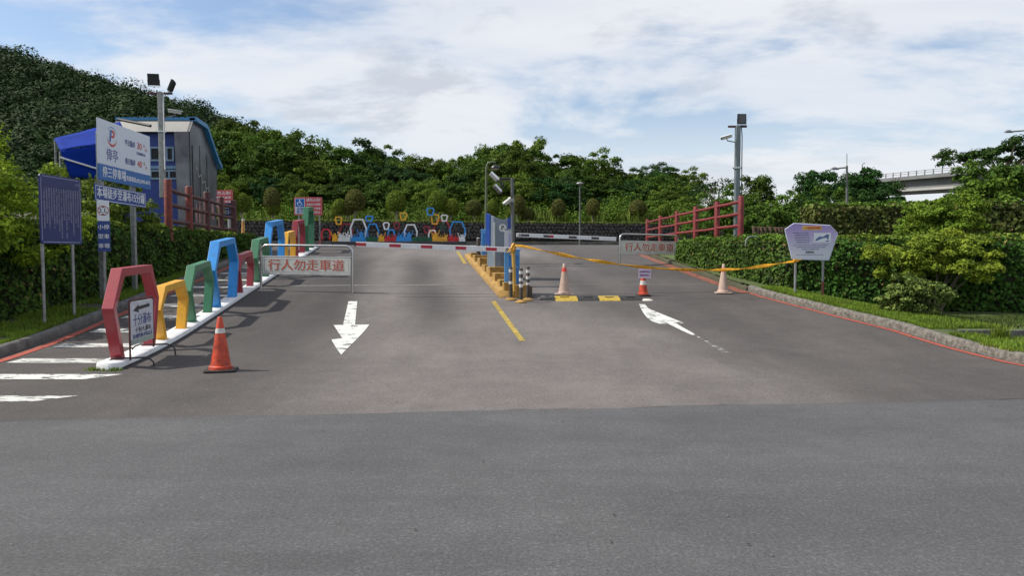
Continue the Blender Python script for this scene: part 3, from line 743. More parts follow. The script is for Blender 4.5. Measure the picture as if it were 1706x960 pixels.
words_ = ['green ball of the pair beside the metal hut', 'second green ball beside the metal hut, lower of the pair', 'brown ball on a stem standing over a small green one', 'small green ball in front of a brown ball',
 'green ball peeking over the disabled parking sign', 'brown dome beside the disabled parking sign', 'small green ball touching the broad brown dome', 'small brown ball squeezed against the broad dome', 'broad brown dome above the yellow lantern frame',
 'tall green egg-shaped crown above the painted crowd', 'green dome rising behind the topmost blue lantern frame', 'green ball just past the blue lantern frame', 'brownish ball beside the hooked lamp post', 'yellow-green ball behind the two cameras',
 'brown ball beside the camera pole', 'low brown ball past the camera pole', 'dark ball on a clear pale stem above the far barrier boom', 'dark ball beside the slim lamp post', 'wide brownish ball with leaning pale stem', 'green ball above the end of the red log fence']
u_ = [0, 0]
for (x, y, r, kd), w in zip(tops, words_):
    Y = np.interp(x, [380, 1110], [47.5, 50.5]); s = r / FPX * Y / 0.66; X = (x - 853) / FPX * Y; ztop = CAM_Z + (425 - y) / FPX * Y
    z0 = 3.42; sz = (ztop - z0) / 2.12; root = (TB, TD)[kd]; lab = 'clipped ' + w
    if not u_[kd]: u_[kd] = 1; root.location = (X, Y, z0); root.scale = (s, s, sz); root['label'] = lab; root['group'] = GT
    else: dup(root, (X, Y, z0), x * 1.7, (s, s, sz), lab, GT)

# ------------------------------------------------------------------ stone wall
def stone_wall():
    A = np.array([-24.0, 40.6]); B = np.array([26.0, 49.6]); L_ = np.linalg.norm(B - A); u = (B - A) / L_; nrm = np.array([u[1], -u[0]])
    rng = np.random.RandomState(9); s = 0.24
    nx = int(L_ / s) + 2; nz = 7; cs = []
    for j in range(nz):
        for i in range(nx): cs.append([(i + 0.5 * (j % 2)) * s + rng.uniform(-.05, .05), j * s * 0.85 + rng.uniform(-.045, .045), rng.uniform(0.4, 1.0)])
    cs = np.array(cs).reshape(nz, nx, 3)
    g = 0.042; xs = np.arange(0, L_, g); zs = np.arange(0, 1.19, g); Xg, Zg = np.meshgrid(xs, zs)
    best = np.full(Xg.shape, 9.0); second = np.full(Xg.shape, 9.0); hh = np.zeros(Xg.shape)
    jj = (Zg / (s * 0.85)).astype(int)
    for dj in (-1, 0, 1, 2):
        j = np.clip(jj + dj, 0, nz - 1)
        for di in (-1, 0, 1, 2):
            i = np.clip((Xg / s).astype(int) + di, 0, nx - 1); c = cs[j, i]; d = np.hypot(Xg - c[..., 0], Zg - c[..., 1])
            nw = d < best; second = np.where(nw, best, np.minimum(second, d)); hh = np.where(nw, c[..., 2], hh); best = np.where(nw, d, best)
    bul = np.clip((second - best) / 0.10, 0, 1) ** 0.6 * 0.13 * (0.6 + 0.4 * hh)
    lean = 0.10 * (1.2 - Zg)
    PX = A[0] + u[0] * Xg + nrm[0] * (bul + lean); PY = A[1] + u[1] * Xg + nrm[1] * (bul + lean)
    zb = np.interp(Xg, [0, L_], [2.30, 2.36]); V = np.stack([PX, PY, zb + Zg], -1).reshape(-1, 3); n = len(xs)
    i = (np.arange(len(zs) - 1)[:, None] * n + np.arange(n - 1)[None]).ravel()
    root = thing('stone_wall', ((A[0] + B[0]) / 2, (A[1] + B[1]) / 2, 2.1), 'low retaining wall of rounded dark stones along the back of the car park', 'wall')
    m = mat('dark_field_stone', (0.075, 0.068, 0.062), 0.85, var=0.4, scale=4, bump=0.6, bscale=14, col2=(0.028, 0.027, 0.026))
    so_ = mesh_np('stone_face', V, np.stack([i, i + 1, i + n + 1, i + n], -1), m, root, smooth=True)
    so_.data.materials.append(mat('black_joint_soil', (0.014, 0.013, 0.011), 0.95)); bf = bul.ravel(); mi = (np.minimum.reduce([bf[i], bf[i + 1], bf[i + n + 1], bf[i + n]]) < 0.030).astype(np.int32); so_.data.polygons.foreach_set('material_index', mi)
    fr = Frame((A[0], A[1], 2.0), (u[0], u[1], 0)); b = MB()
    b.prism(rect(0, -0.1, L_, 0.31), fr, -0.5, 0.16); b.build('footing', mat('footing_concrete', (0.15, 0.14, 0.125), 0.9, var=0.25, scale=3, bump=0.5), root)
    b = MB(); b.prism(rect(0, 1.3, L_, 1.50), fr, -1.6, 0.02); b.build('soil_edge', TURF, root)
    # tufts fringing the top
    rng = np.random.RandomState(3); k = 9000; t = rng.rand(k) * L_; off = rng.uniform(-0.05, 0.12, k); q = 3.47 + rng.uniform(-0.05, 0.05, k) * (1 + np.sin(t * 2))
    PP = np.stack([A[0] + u[0] * t + nrm[0] * off, A[1] + u[1] * t + nrm[1] * off, q], -1); NN = unit(rng.randn(k, 3) + [0, -0.4, 0.8])
    V, F = leaf_quads(PP, NN, 0.13, rng, 0.4); mesh_np('grass_fringe', V, F, LEAF['round'], root)
stone_wall()

# ------------------------------------------------------------------ hedges
def hedge(name, label, path, width, ztop, zbase, density, size, m, mtop, seed, cat='hedge', rough=0.10, group=None, end_caps=True):
    """path: (x, y) of the visible face, interior on the `width` side (sign gives the side)"""
    rng = np.random.RandomState(seed); pts = dense(path, 0.25); d = np.gradient(pts, axis=0); d /= np.linalg.norm(d, axis=1)[:, None]
    nr = np.stack([d[:, 1], -d[:, 0]], -1) * (1 if width < 0 else -1)      # outward normal of the face
    w = abs(width); n = len(pts); zt = np.array([ztop(*p) for p in pts]); zb = np.array([zbase(*p) for p in pts])
    root = thing(name, (float(pts[n // 2][0]), float(pts[n // 2][1]), float(zb[n // 2])), label, cat, group)
    # solid core, its dark colour painting the shade inside the hedge
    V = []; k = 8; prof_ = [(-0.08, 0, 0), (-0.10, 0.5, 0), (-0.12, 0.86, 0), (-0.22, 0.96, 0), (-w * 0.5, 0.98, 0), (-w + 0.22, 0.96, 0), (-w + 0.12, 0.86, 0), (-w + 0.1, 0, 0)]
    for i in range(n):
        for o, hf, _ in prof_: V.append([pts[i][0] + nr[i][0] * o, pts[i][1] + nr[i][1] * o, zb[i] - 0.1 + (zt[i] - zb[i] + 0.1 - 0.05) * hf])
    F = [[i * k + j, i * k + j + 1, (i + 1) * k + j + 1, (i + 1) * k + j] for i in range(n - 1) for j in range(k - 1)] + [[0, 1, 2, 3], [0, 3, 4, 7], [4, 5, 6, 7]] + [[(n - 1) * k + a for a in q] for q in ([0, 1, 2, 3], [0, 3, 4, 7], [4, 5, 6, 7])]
    mesh_np('hedge_core', V, F, CORE, root)
    seg = np.linalg.norm(np.diff(pts, axis=0), axis=1); cum = np.concatenate([[0], np.cumsum(seg)]); Lt = cum[-1]
    def at(t): 
        return np.stack([np.interp(t, cum, pts[:, 0]), np.interp(t, cum, pts[:, 1])], -1), np.stack([np.interp(t, cum, nr[:, 0]), np.interp(t, cum, nr[:, 1])], -1), np.interp(t, cum, zb), np.interp(t, cum, zt)
    def lump(a, b): return 0.5 * np.sin(a * 1.9 + seed) * np.sin(b * 2.7 + 1) + 0.5 * np.sin(a * 4.3 + b * 3.1)
    parts = []
    H = float((zt - zb).mean())
    nf = int(Lt * H * density); t = rng.rand(nf) * Lt; p, q, b0, t0 = at(t); h = rng.rand(nf); off = rough * 0.7 * lump(t, h * 3) + rng.uniform(-0.06, 0.05, nf) - 0.12 * (h > 0.93)
    PP = np.stack([p[:, 0] + q[:, 0] * off, p[:, 1] + q[:, 1] * off, b0 + (t0 - b0) * h], -1)
    NN = unit(np.stack([q[:, 0], q[:, 1], np.full(nf, 0.35)], -1) + 0.6 * rng.randn(nf, 3)); V1, F1 = leaf_quads(PP, NN, size, rng, 0.8)
    mesh_np('face_foliage', V1, F1, m, root)
    nd_ = int(nf * 0.03); ii = np.sort(rng.permutation(nf)[:nd_]); V2, F2 = leaf_quads(PP[ii] + NN[ii] * 0.025, NN[ii], size * 0.95, rng, 0.5); mesh_np('dead_leaves', V2, F2, mat('dead_brown_leaves', (0.20, 0.13, 0.05), 0.8, var=0.3, island=0.5, spec=0.1), root)
    nt_ = int(Lt * w * density * 0.8); t = rng.rand(nt_) * Lt; p, q, b0, t0 = at(t); v = rng.rand(nt_)
    edge = np.minimum(v, 1 - v); z = t0 + rough * 0.6 * lump(t, v * w * 1.5) + rng.uniform(-0.07, 0.05, nt_) - 0.10 * np.exp(-edge * w / 0.08) + (rng.rand(nt_) < 0.03) * rng.rand(nt_) * 0.12
    PP = np.stack([p[:, 0] - q[:, 0] * v * w, p[:, 1] - q[:, 1] * v * w, z], -1); NN = unit(np.stack([q[:, 0] * 0, q[:, 1] * 0, np.full(nt_, 1.0)], -1) + 0.55 * rng.randn(nt_, 3))
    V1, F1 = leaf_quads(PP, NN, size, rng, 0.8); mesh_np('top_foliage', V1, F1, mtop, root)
    if end_caps:
        for e in (0, n - 1):
            ne = int(w * (zt[e] - zb[e]) * density); v = rng.rand(ne); h = rng.rand(ne); sgn = -1 if e == 0 else 1; off = rng.uniform(-0.05, 0.05, ne) * 1.0
            PP = np.stack([pts[e][0] - nr[e][0] * v * w + sgn * d[e][0] * off, pts[e][1] - nr[e][1] * v * w + sgn * d[e][1] * off, zb[e] + (zt[e] - zb[e]) * h], -1)
            NN = unit(np.stack([np.full(ne, sgn * d[e][0]), np.full(ne, sgn * d[e][1]), np.full(ne, 0.3)], -1) + 0.6 * rng.randn(ne, 3)); V1, F1 = leaf_quads(PP, NN, size, rng, 0.8)
            mesh_np('end_foliage', V1, F1, m, root)
    return root
def gl(x, y): return float(gleft(np.array(x), np.array(y)))
def gr(x, y): return float(gright(np.array(x), np.array(y)))
lp = [(-9.35, 10.8), (-9.2, 13.2), (-9.05, 15), (-9.0, 16.7), (-9.25, 19), (-9.5, 21.5), (-9.75, 24), (-10.0, 26.5), (-10.35, 30)]
hedge('hedge', 'ivy-covered hedge wall running up the ramp behind the blue parking signs', lp, -1.1, lambda x, y: float(np.interp(y, [10, 14, 17, 20, 24, 30], [1.9, 2.1, 2.25, 2.3, 2.25, 2.3])), gl, 620, 0.085, LEAF['ivy'], LEAF['ivylit'], 41)
rp = [(5.45, 24.5), (5.75, 22), (6.05, 19.8), (6.45, 18.0), (6.62, 17.55)]
hedge('hedge', 'sunlit green ivy hedge beside the ramp under the red log fence', rp, -1.5, lambda x, y: float(np.interp(y, [17.5, 20, 24.5], [1.93, 1.98, 1.98])), lambda x, y: min(gr(x, y), float(prof(y)) + .1), 700, 0.08, LEAF['ivy'], LEAF['ivylit'], 42)
rp2 = [(6.75, 17.45), (7.6, 17.15), (9.5, 16.3), (12, 15.5), (15.5, 15.0)]
hedge('hedge', 'dark shaded hedge facing the road behind the purple information board', rp2, -1.4, lambda x, y: 1.90, gr, 620, 0.085, LEAF['ivy'], LEAF['ivylit'], 43)
rp3 = [(9.6, 23.4), (12, 23.0), (16, 22.6), (22, 22.2)]
hedge('hedge', 'tall olive-brown clipped hedge on the higher level behind the lime shrub', rp3, -2.2, lambda x, y: 3.12 + 0.04 * math.sin(x), lambda x, y: 1.7, 420, 0.11, LEAF['olive'], LEAF['ivylit'], 44)

# ------------------------------------------------------------------ shrubs
def shrub(name, label, cat, x, y, z, rad, nclump, n, cr_, size, m, seed, nst=9, zc=None, zmin=-0.35, lump=0.22, sprigs=0, sp_len=0.45, group=None):
    rng = np.random.RandomState(seed); root = thing(name, (x, y, z), label, cat, group); Pp, Nn, C = crown_points(rng, rad, nclump, n, cr_, zmin, lump=lump); zc = rad[2] * 0.9 if zc is None else zc
    Pp[:, 2] += zc; C[:, 2] += zc
    if sprigs:    # upright leafy shoots breaking the outline
        PS = []; NS = []
        for _ in range(sprigs):
            c = C[rng.randint(len(C))]; dr = unit((c - [0, 0, zc])[None] / np.array(rad) + [[0, 0, 0.9]] + 0.3 * rng.randn(1, 3))[0]; L_ = sp_len * rng.uniform(0.5, 1.2); k = int(16 + 20 * L_)
            s_ = rng.rand(k); PS.append(c + dr * (s_ * L_)[:, None] + rng.randn(k, 3) * 0.05 * (1.2 - s_)[:, None]); NS.append(unit(dr * 0.3 + rng.randn(k, 3) * 0.7 + [0, 0, 0.5]))
        Pp = np.concatenate([Pp] + PS); Nn = np.concatenate([Nn] + NS)
    V, F = leaf_quads(Pp + np.array([x, y, z]), Nn, size, rng, 0.5); mesh_np('foliage', V, F, m, root)
    b = MB()
    for k in rng.permutation(len(C))[:nst]:
        c = Vector(C[k]); s0 = Vector((rng.uniform(-.1, .1), rng.uniform(-.1, .1), -0.05)); b.tube([s0 + Vector((x, y, z)), s0.lerp(c, 0.5) + Vector((x, y, z + 0.1)), c + Vector((x, y, z))], [0.025, 0.016, 0.006], 6)
    b.build('stems', BARK, root, smooth=True); return root
# big lime bush at the west edge
shrub('bush', 'large bright lime-green bush towering behind the dark blue notice board', 'bush', -11.05, 13.9, gl(-10.4, 13.6), (2.6, 2.5, 2.0), 200, 44000, 0.36, 0.092, LEAF['lime'], 51, 14, 1.75, -0.9, sprigs=60, sp_len=0.55)
shrub('bush', 'lime-green bush at the picture edge, lower than its neighbour and above the grass', 'bush', -11.2, 11.9, gl(-11.2, 11.9), (2.1, 1.6, 1.45), 110, 24000, 0.32, 0.092, LEAF['lime'], 52, 10, 1.25, -0.9, sprigs=30)
shrub('bush', 'dark leafy undergrowth bush at the foot of the lime bush beside the grass', 'bush', -9.8, 12.6, gl(-9.6, 12.6), (0.75, 1.6, 0.8), 60, 8000, 0.25, 0.10, LEAF['dark'], 53, 8, 0.6, -0.9)
shrub('shrub', 'small leafy shrub poking over the hedge behind the tall parking sign', 'shrub', -9.9, 18.6, 1.9, (0.9, 1.3, 0.85), 60, 7000, 0.22, 0.10, LEAF['ivylit'], 54, 6, 0.75, -0.6, sprigs=22)
shrub('shrub', 'sprawling lime shrub spilling over the dark hedge beside the information board', 'shrub', 9.15, 15.9, 0.25, (1.35, 0.9, 0.70), 130, 26000, 0.19, 0.068, LEAF['shrub'], 55, 12, 1.05, -0.65, sprigs=70, sp_len=0.32)
shrub('shrub', 'olive yellow-tipped shrub standing above the hedge top in front of the bridge', 'shrub', 12.05, 20.6, 1.7, (1.25, 0.9, 0.85), 110, 20000, 0.21, 0.075, LEAF['shrub'], 56, 12, 0.6, -0.6, sprigs=70, sp_len=0.38)
shrub('shrub', 'low rounded pale-leaved shrub beside the kerb at the foot of the dark hedge', 'shrub', 7.72, 14.2, 0.28, (0.62, 0.55, 0.42), 90, 8500, 0.13, 0.065, LEAF['round'], 57, 9, 0.40, -0.75, lump=0.1, sprigs=12, sp_len=0.14)

# vegetation above the hedge, behind the log fence
shrub('thicket', 'broad sunlit thicket climbing behind the red log fence', 'thicket', 13.4, 42.5, 2.2, (4.4, 2.5, 2.0), 150, 22000, 0.5, 0.17, LEAF['wood2'], 61, 10, 1.15, -0.6)
shrub('thicket', 'deep green thicket behind the pole with the floodlight', 'thicket', 15.2, 36, 2.0, (4.4, 2.2, 1.7), 150, 22000, 0.45, 0.15, LEAF['wood'], 62, 10, 0.95, -0.6)
shrub('thicket', 'dark thicket between the camera pole and the lamp with the dome head', 'thicket', 19.2, 45, 2.2, (4.6, 2.2, 2.0), 150, 22000, 0.5, 0.18, LEAF['dark'], 63, 10, 1.2, -0.6)
def far_tree(x_px, top_px, Y, rad, label, m, seed, nclump=70, n=14000, cr_=0.55, size=0.17, z0=2.0, zmin=-0.6, shell=(0.62, 1.0), lump=0.22, core=0.25, r=0.14, nl=9):
    X = (x_px - 853) / FPX * Y; top = CAM_Z + (425 - top_px) / FPX * Y; zc = top - rad[2] - z0
    t = tree_kind('broadleaf_tree', seed, rad, zc, r, nclump, n, cr_, None, size, m, label, 'tree', zc=zc, zmin=zmin, shell=shell, lump=lump, core=core, nl=nl); t.location = (X, Y, z0); return t
far_tree(1397, 285, 52, (3.7, 2.6, 1.75), 'spreading dark tree beside the dome-headed lamp post', LEAF['dark'], 71, 70, 15000, 0.5)
far_tree(1442, 298, 54, (2.3, 2.2, 1.6), 'dark round tree standing against the end of the bridge', LEAF['dark'], 72, 50, 12000)
far_tree(1338, 290, 60, (1.3, 1.2, 1.3), 'small dark crown between the floodlight pole and the spreading tree', LEAF['dark'], 73, 30, 2600)
far_tree(1263, 294, 56, (1.5, 1.4, 1.4), 'round bushy crown just past the floodlight pole', LEAF['wood'], 74, 30, 4200)
far_tree(1188, 298, 48, (2.2, 1.6, 1.0), 'thin airy tree with sparse twigs above the thicket', LEAF['dark'], 75, 34, 950, 0.5, 0.15, zmin=-0.3, r=0.08, nl=22)
far_tree(1672, 238, 44, (3.9, 3.0, 1.2), 'tall umbrella-shaped tree with sky showing through, beside the bridge', LEAF['dark'], 76, 70, 15000, 0.5, 0.15, z0=1.5, zmin=0.0, shell=(0.8, 1.0), core=0.1, r=0.2, nl=18)
far_tree(1668, 272, 41, (3.2, 2.6, 1.5), 'dense dark green tree under the umbrella-shaped crown', LEAF['wood'], 77, 80, 15000, 0.5, 0.16, z0=1.5)
far_tree(1775, 248, 45, (3.5, 3.0, 2.6), 'full green tree at the edge of view beside the umbrella-shaped crown', LEAF['wood'], 78, 80, 14000, 0.5, 0.17, z0=1.5)
far_tree(1640, 300, 36, (1.4, 1.4, 1.0), 'light green young tree beneath the dark crown near the bridge', LEAF['wood2'], 79, 40, 4500, 0.35, 0.2, z0=1.7)

# ------------------------------------------------------------------ grass
def grass(name, label, n, fx, h, seed, w=0.006, m=None):
    rng = np.random.RandomState(seed); B = fx(rng, n); n = len(B); a = rng.rand(n) * 6.28; hh = h * rng.uniform(0.45, 1.25, n); le = hh * rng.uniform(0.1, 0.7, n)
    c, s_ = np.cos(a), np.sin(a); W = np.stack([-s_, c, 0 * a], -1) * w; D = np.stack([c, s_, 0 * a], -1)
    up = np.stack([0 * a, 0 * a, np.ones(n)], -1); mid = B + D * (le * 0.35)[:, None] + up * (hh * 0.6)[:, None]; tip = B + D * le[:, None] + up * hh[:, None]
    V = np.stack([B - W, B + W, mid + W * 0.7, mid - W * 0.7, tip + W * 0.1, tip - W * 0.1], 1).reshape(-1, 3); k = np.arange(n)[:, None] * 6
    F = np.concatenate([k + [0, 1, 2, 3], k + [3, 2, 4, 5]]); o = mesh_np(name, V, F, m or LEAF['grass']); return tag(o, label, 'grass', kind='stuff')
def g_left(rng, n):
    y = 10.0 + 12 * rng.rand(n) ** 1.3; x = XL(y) - 0.17 - 1.7 * rng.rand(n) ** 1.2
    keep = (np.sin(x * 3 + y * 2) + np.sin(y * 3.7) > -1.1 - 0.3 * (y < 13)); x, y = x[keep], y[keep]; return np.stack([x, y, gleft(x, y) - 0.01], -1)
grass('grass', 'short bright grass between the kerb and the notice board posts', 34000, g_left, 0.075, 81)
def g_right(rng, n):
    y = 9.6 + 8.2 * rng.rand(n); x = XR(y) + 0.18 + 1.3 * rng.rand(n) ** 1.2 * np.where(y < 11.6, 3.5, 1.0)
    k = ~((x > 7.5) & (y > 11.55) & (y < 12.5)) & ((y < 11.9) | (y > 12.4)) ; x, y = x[k], y[k]; return np.stack([x, y, gright(x, y) - 0.01], -1)
grass('grass', 'short bright grass strip behind the kerb near the information board', 48000, g_right, 0.07, 82)
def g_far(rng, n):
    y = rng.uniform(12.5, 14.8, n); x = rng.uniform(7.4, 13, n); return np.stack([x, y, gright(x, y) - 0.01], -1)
grass('grass', 'dull shaded grass between the ditch wall and the hedge', 20000, g_far, 0.06, 83, 0.006, leafm('hedge_shade_grass_blades', (0.075, 0.115, 0.025), (0.05, 0.06, 0.02), 1.2, 0.4, 0.1))  # darker blades: the hedge's shade is put into the grass colour
def tuft(x, y, z, n, h, seed, label, name='grass_tuft'):
    def f(rng, k): a = rng.rand(k) * 6.28; r_ = 0.14 * rng.rand(k); return np.stack([x + r_ * np.cos(a), y + 0.6 * r_ * np.sin(a), np.full(k, z)], -1)
    o = grass(name, label, n, f, h, seed, 0.007); del o['kind']; return o
tuft(7.62, 11.5, 0.13, 220, 0.26, 84, 'long-bladed grass tuft beside the concrete ditch')
def kerbw(rng, n):
    y = 10.2 + 0.7 * rng.rand(n); return np.stack([XR(y) + 0.02 + 0.10 * rng.rand(n), y, prof(y) + 0.14], -1)
tuft(float(sx(9.5)) - 0.16, 9.50, 0.0, 90, 0.05, 85, 'small dark weeds growing at the end of the white plinth', 'weeds')
tuft(float(sx(9.5)) + 0.10, 9.46, 0.0, 90, 0.045, 86, 'tiny weeds at the road end corner of the white plinth', 'weeds')
grass('weeds', 'small weeds growing along the top of the pale kerb', 300, kerbw, 0.05, 87)
# ------------------------------------------------------------------ paints and metals
STEEL = mat('brushed_steel', (0.55, 0.55, 0.54), 0.28, 1.0, var=0.12, scale=8, dirt=0.15)
GALV = mat('galvanised_steel', (0.30, 0.31, 0.30), 0.5, 0.55, var=0.25, scale=12, dirt=0.35)
GREYP = mat('grey_pole_paint', (0.12, 0.13, 0.12), 0.55, 0.1, var=0.2, scale=8, dirt=0.3)
BLACKM = mat('black_metal', (0.02, 0.02, 0.022), 0.4, 0.2, var=0.2, scale=10)
DGLASS = mat('dark_glass', (0.02, 0.025, 0.03), 0.08, var=0.0, spec=0.8)
WHITEP = mat('white_paint', (0.74, 0.75, 0.76), 0.5, var=0.08, scale=6, dirt=0.2, bump=0.1)
WHITES = mat('white_sign_sheet', (0.72, 0.75, 0.80), 0.35, var=0.03, scale=4, dirt=0.06)
OLDW = mat('weathered_white_board', (0.68, 0.68, 0.60), 0.5, var=0.12, scale=4, dirt=0.25)
REDP = mat('red_arch_paint', (0.34, 0.022, 0.036), 0.45, var=0.12, scale=4, dirt=0.32, coat=0.25)
YELP = mat('yellow_arch_paint', (0.80, 0.40, 0.012), 0.45, var=0.1, scale=4, dirt=0.32, coat=0.25)
GRNP = mat('green_arch_paint', (0.035, 0.19, 0.085), 0.45, var=0.12, scale=4, dirt=0.32, coat=0.25)
BLUP = mat('blue_arch_paint', (0.012, 0.27, 0.70), 0.45, var=0.1, scale=4, dirt=0.32, coat=0.25)
DREDP = mat('dark_red_paint', (0.26, 0.015, 0.03), 0.45, var=0.1, scale=5)
SREDP = mat('sculpture_red', (0.55, 0.02, 0.03), 0.45, var=0.1, scale=5)
SGRN = mat('sculpture_green', (0.01, 0.11, 0.05), 0.5, var=0.1, scale=5)
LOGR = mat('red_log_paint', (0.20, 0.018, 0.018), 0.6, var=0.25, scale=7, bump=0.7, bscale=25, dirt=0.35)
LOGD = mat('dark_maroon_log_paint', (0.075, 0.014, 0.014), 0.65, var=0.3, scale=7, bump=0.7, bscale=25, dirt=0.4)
LOGO = mat('orange_red_log_paint', (0.20, 0.032, 0.02), 0.65, var=0.3, scale=7, bump=0.7, bscale=25, dirt=0.4)
YELC = mat('yellow_kerb_paint', (0.40, 0.235, 0.055), 0.8, var=0.35, scale=8, bump=0.5, bscale=30, dirt=0.8)
YPOLE = mat('yellow_pole_paint', (0.52, 0.32, 0.06), 0.5, var=0.15, scale=8, dirt=0.4)
NAVY = mat('navy_sign_sheet', (0.016, 0.024, 0.12), 0.45, var=0.08, scale=4)
SBLUE = mat('blue_sign_sheet', (0.018, 0.12, 0.38), 0.35, var=0.05, scale=4)
RBLUE = mat('royal_blue_sign_sheet', (0.012, 0.05, 0.25), 0.35, var=0.05, scale=4)
INKR = mat('red_lettering', (0.55, 0.07, 0.05), 0.5, var=0.1, scale=20)
INKRF = mat('faded_red_lettering', (0.62, 0.15, 0.10), 0.55, var=0.35, scale=30)
INKB = mat('dark_blue_lettering', (0.03, 0.06, 0.24), 0.5, var=0.05)
INKK = mat('black_lettering', (0.02, 0.02, 0.025), 0.5, var=0.05)
INKW = mat('white_lettering', (0.75, 0.76, 0.78), 0.45, var=0.03)
INKG = mat('grey_lettering', (0.32, 0.32, 0.45), 0.5, var=0.1, scale=20)
PBLUE = mat('pale_blue_cabinet_paint', (0.10, 0.33, 0.68), 0.4, var=0.08, scale=6, dirt=0.2, coat=0.2)
PGREY = mat('blue_grey_cabinet_paint', (0.17, 0.21, 0.26), 0.45, 0.1, var=0.08, scale=6, dirt=0.1)
ORANGE = mat('orange_cone_plastic', (0.62, 0.065, 0.02), 0.5, var=0.35, scale=11, dirt=0.8)
FADED = mat('faded_pink_cone_plastic', (0.50, 0.36, 0.29), 0.6, var=0.15, scale=9, dirt=0.25)
REFL = mat('white_reflective_band', (0.65, 0.64, 0.60), 0.4, var=0.15, scale=20, dirt=0.4)
REDB = mat('red_reflective_band', (0.70, 0.06, 0.04), 0.45, var=0.1, scale=12)
RUBBER = mat('black_rubber', (0.022, 0.021, 0.020), 0.75, var=0.4, scale=12, dirt=0.3)
BROWNP = mat('dusty_bollard_plastic', (0.060, 0.045, 0.035), 0.7, var=0.4, scale=10, dirt=0.5)
TAPE = mat('yellow_warning_tape', (0.85, 0.43, 0.02), 0.45, var=0.25, scale=18, transl=0.2)
CAMW = mat('camera_housing', (0.50, 0.50, 0.46), 0.45, var=0.1, scale=20, dirt=0.2)

def pole(parent, x, y, z0, z1, r, m, name='post', n=14, lean=(0, 0)):
    b = MB(); b.tube([(x, y, z0), (x + lean[0], y + lean[1], z1)], r, n); return b.build(name, m, parent, smooth=True)

# ------------------------------------------------------------------ painted plinth and arches
def plinth():
    ys_ = np.arange(9.55, 31.6, 0.25); hw = 0.155; root = thing('plinth', (float(sx(9.55)), 9.55, 0), 'long low white painted plinth carrying the row of coloured arches', 'plinth')
    ux = np.array([0.99, 0.1416]); V = []
    sec = [(-hw, -0.05), (-hw, 0.085), (-hw + 0.012, 0.1), (hw - 0.012, 0.1), (hw, 0.085), (hw, -0.05)]; k = len(sec)
    for y in ys_:
        for o, z in sec: V.append([float(sx(y)) + o * ux[0], y + o * ux[1], float(prof(y)) + z])
    F = [[i * k + j, (i + 1) * k + j, (i + 1) * k + j + 1, i * k + j + 1] for i in range(len(ys_) - 1) for j in range(k - 1)]
    F += [[0, 1, 4, 5], [1, 2, 3, 4]] + [[(len(ys_) - 1) * k + a for a in q] for q in ([5, 4, 1, 0], [4, 3, 2, 1])]
    mesh_np('plinth_top', V, F, mat('white_plinth_paint', (0.76, 0.76, 0.76), 0.6, var=0.06, scale=5, dirt=0.3, bump=0.3), root)
    # skirt painted blue-grey where the road wears it
    V = []; 
    for y in ys_:
        for o, z in ((hw + 0.003, 0.0), (hw + 0.003, 0.035)): V.append([float(sx(y)) + o * ux[0], y + o * ux[1], float(prof(y)) + z])
    F = [[2 * i, 2 * i + 2, 2 * i + 3, 2 * i + 1] for i in range(len(ys_) - 1)]; mesh_np('plinth_skirt', V, F, mat('scuffed_skirt', (0.07, 0.075, 0.085), 0.8, var=0.4, scale=10), root)
plinth()
def Yline(px): return 3.866 / ((853 - px) / FPX - 0.143)      # depth of the plinth centre line at a photo column
def arch(px0, px1, top_px, col, label, th=0.155, dp=0.20, bulge=0.36, topw=0.0):
    y0, y1 = Yline(px0), Yline(px1); yc = (y0 + y1) / 2; xc = float(sx(yc)); zg = float(prof(yc)) + 0.1
    ztop = CAM_Z + (425 - top_px) / FPX * yc; H = ztop - zg; a = (y1 - y0) / 2 / 0.99
    u = Vector((-0.1416, 0.99, 0)); slope = (float(prof(yc + 0.5)) - float(prof(yc - 0.5)))
    root = thing('arch', (xc, yc, zg), label, 'arch sculpture', 'coloured lantern-shaped arches along the plinth')
    F = Frame((xc, yc, zg), u)       # n = u x z -> towards +X side
    def g_(s): return slope * s       # feet follow the ramp
    b2 = bulge * 0.82; out = [(-a - th * .5, g_(-a) - 0.02), (-a - bulge, 0.58 * H), (-a * 0.98 - th * 0.0, H), (a * 0.98, H), (a + b2, 0.58 * H), (a + th * .5, g_(a) - 0.02)]
    inn = [(a - th * .5, g_(a) - 0.02), (a + b2 - th, 0.575 * H), (a * 0.98 - th * 0.72, H - th), (-a * 0.98 + th * 0.72, H - th), (-a - bulge + th, 0.575 * H), (-a + th * .5, g_(-a) - 0.02)]
    sh = lambda q: [(p[0], p[1] + (slope * 0.9 * p[0] if 0.05 < p[1] else 0)) for p in q]
    out, inn = sh(out), sh(inn); b = MB(); n = 6
    vs = [F.p(p[0], p[1], -dp / 2) for p in out] + [F.p(p[0], p[1], -dp / 2) for p in reversed(inn)] + [F.p(p[0], p[1], dp / 2) for p in out] + [F.p(p[0], p[1], dp / 2) for p in reversed(inn)]
    fs = []
    for i in range(n - 1):
        fs += [(i, i + 1, n + i + 1, n + i), (2 * n + i, 3 * n + i, 3 * n + i + 1, 2 * n + i + 1), (i, 2 * n + i, 2 * n + i + 1, i + 1), (n + i, n + i + 1, 3 * n + i + 1, 3 * n + i)]
    fs += [(0, n, 3 * n, 2 * n), (n - 1, 3 * n - 1, 4 * n - 1, 2 * n - 1)]
    b.add(vs, fs); b.build('arch_frame', col, root, bevel=0.006)
    b = MB()
    for s in (-a, a): b.box(F.p(s, g_(s) + 0.006, 0), (dp + 0.03, th + 0.04, 0.010), rz=math.atan2(0.1416, 0.99))
    b.build('foot_plate', col, root)
    return root
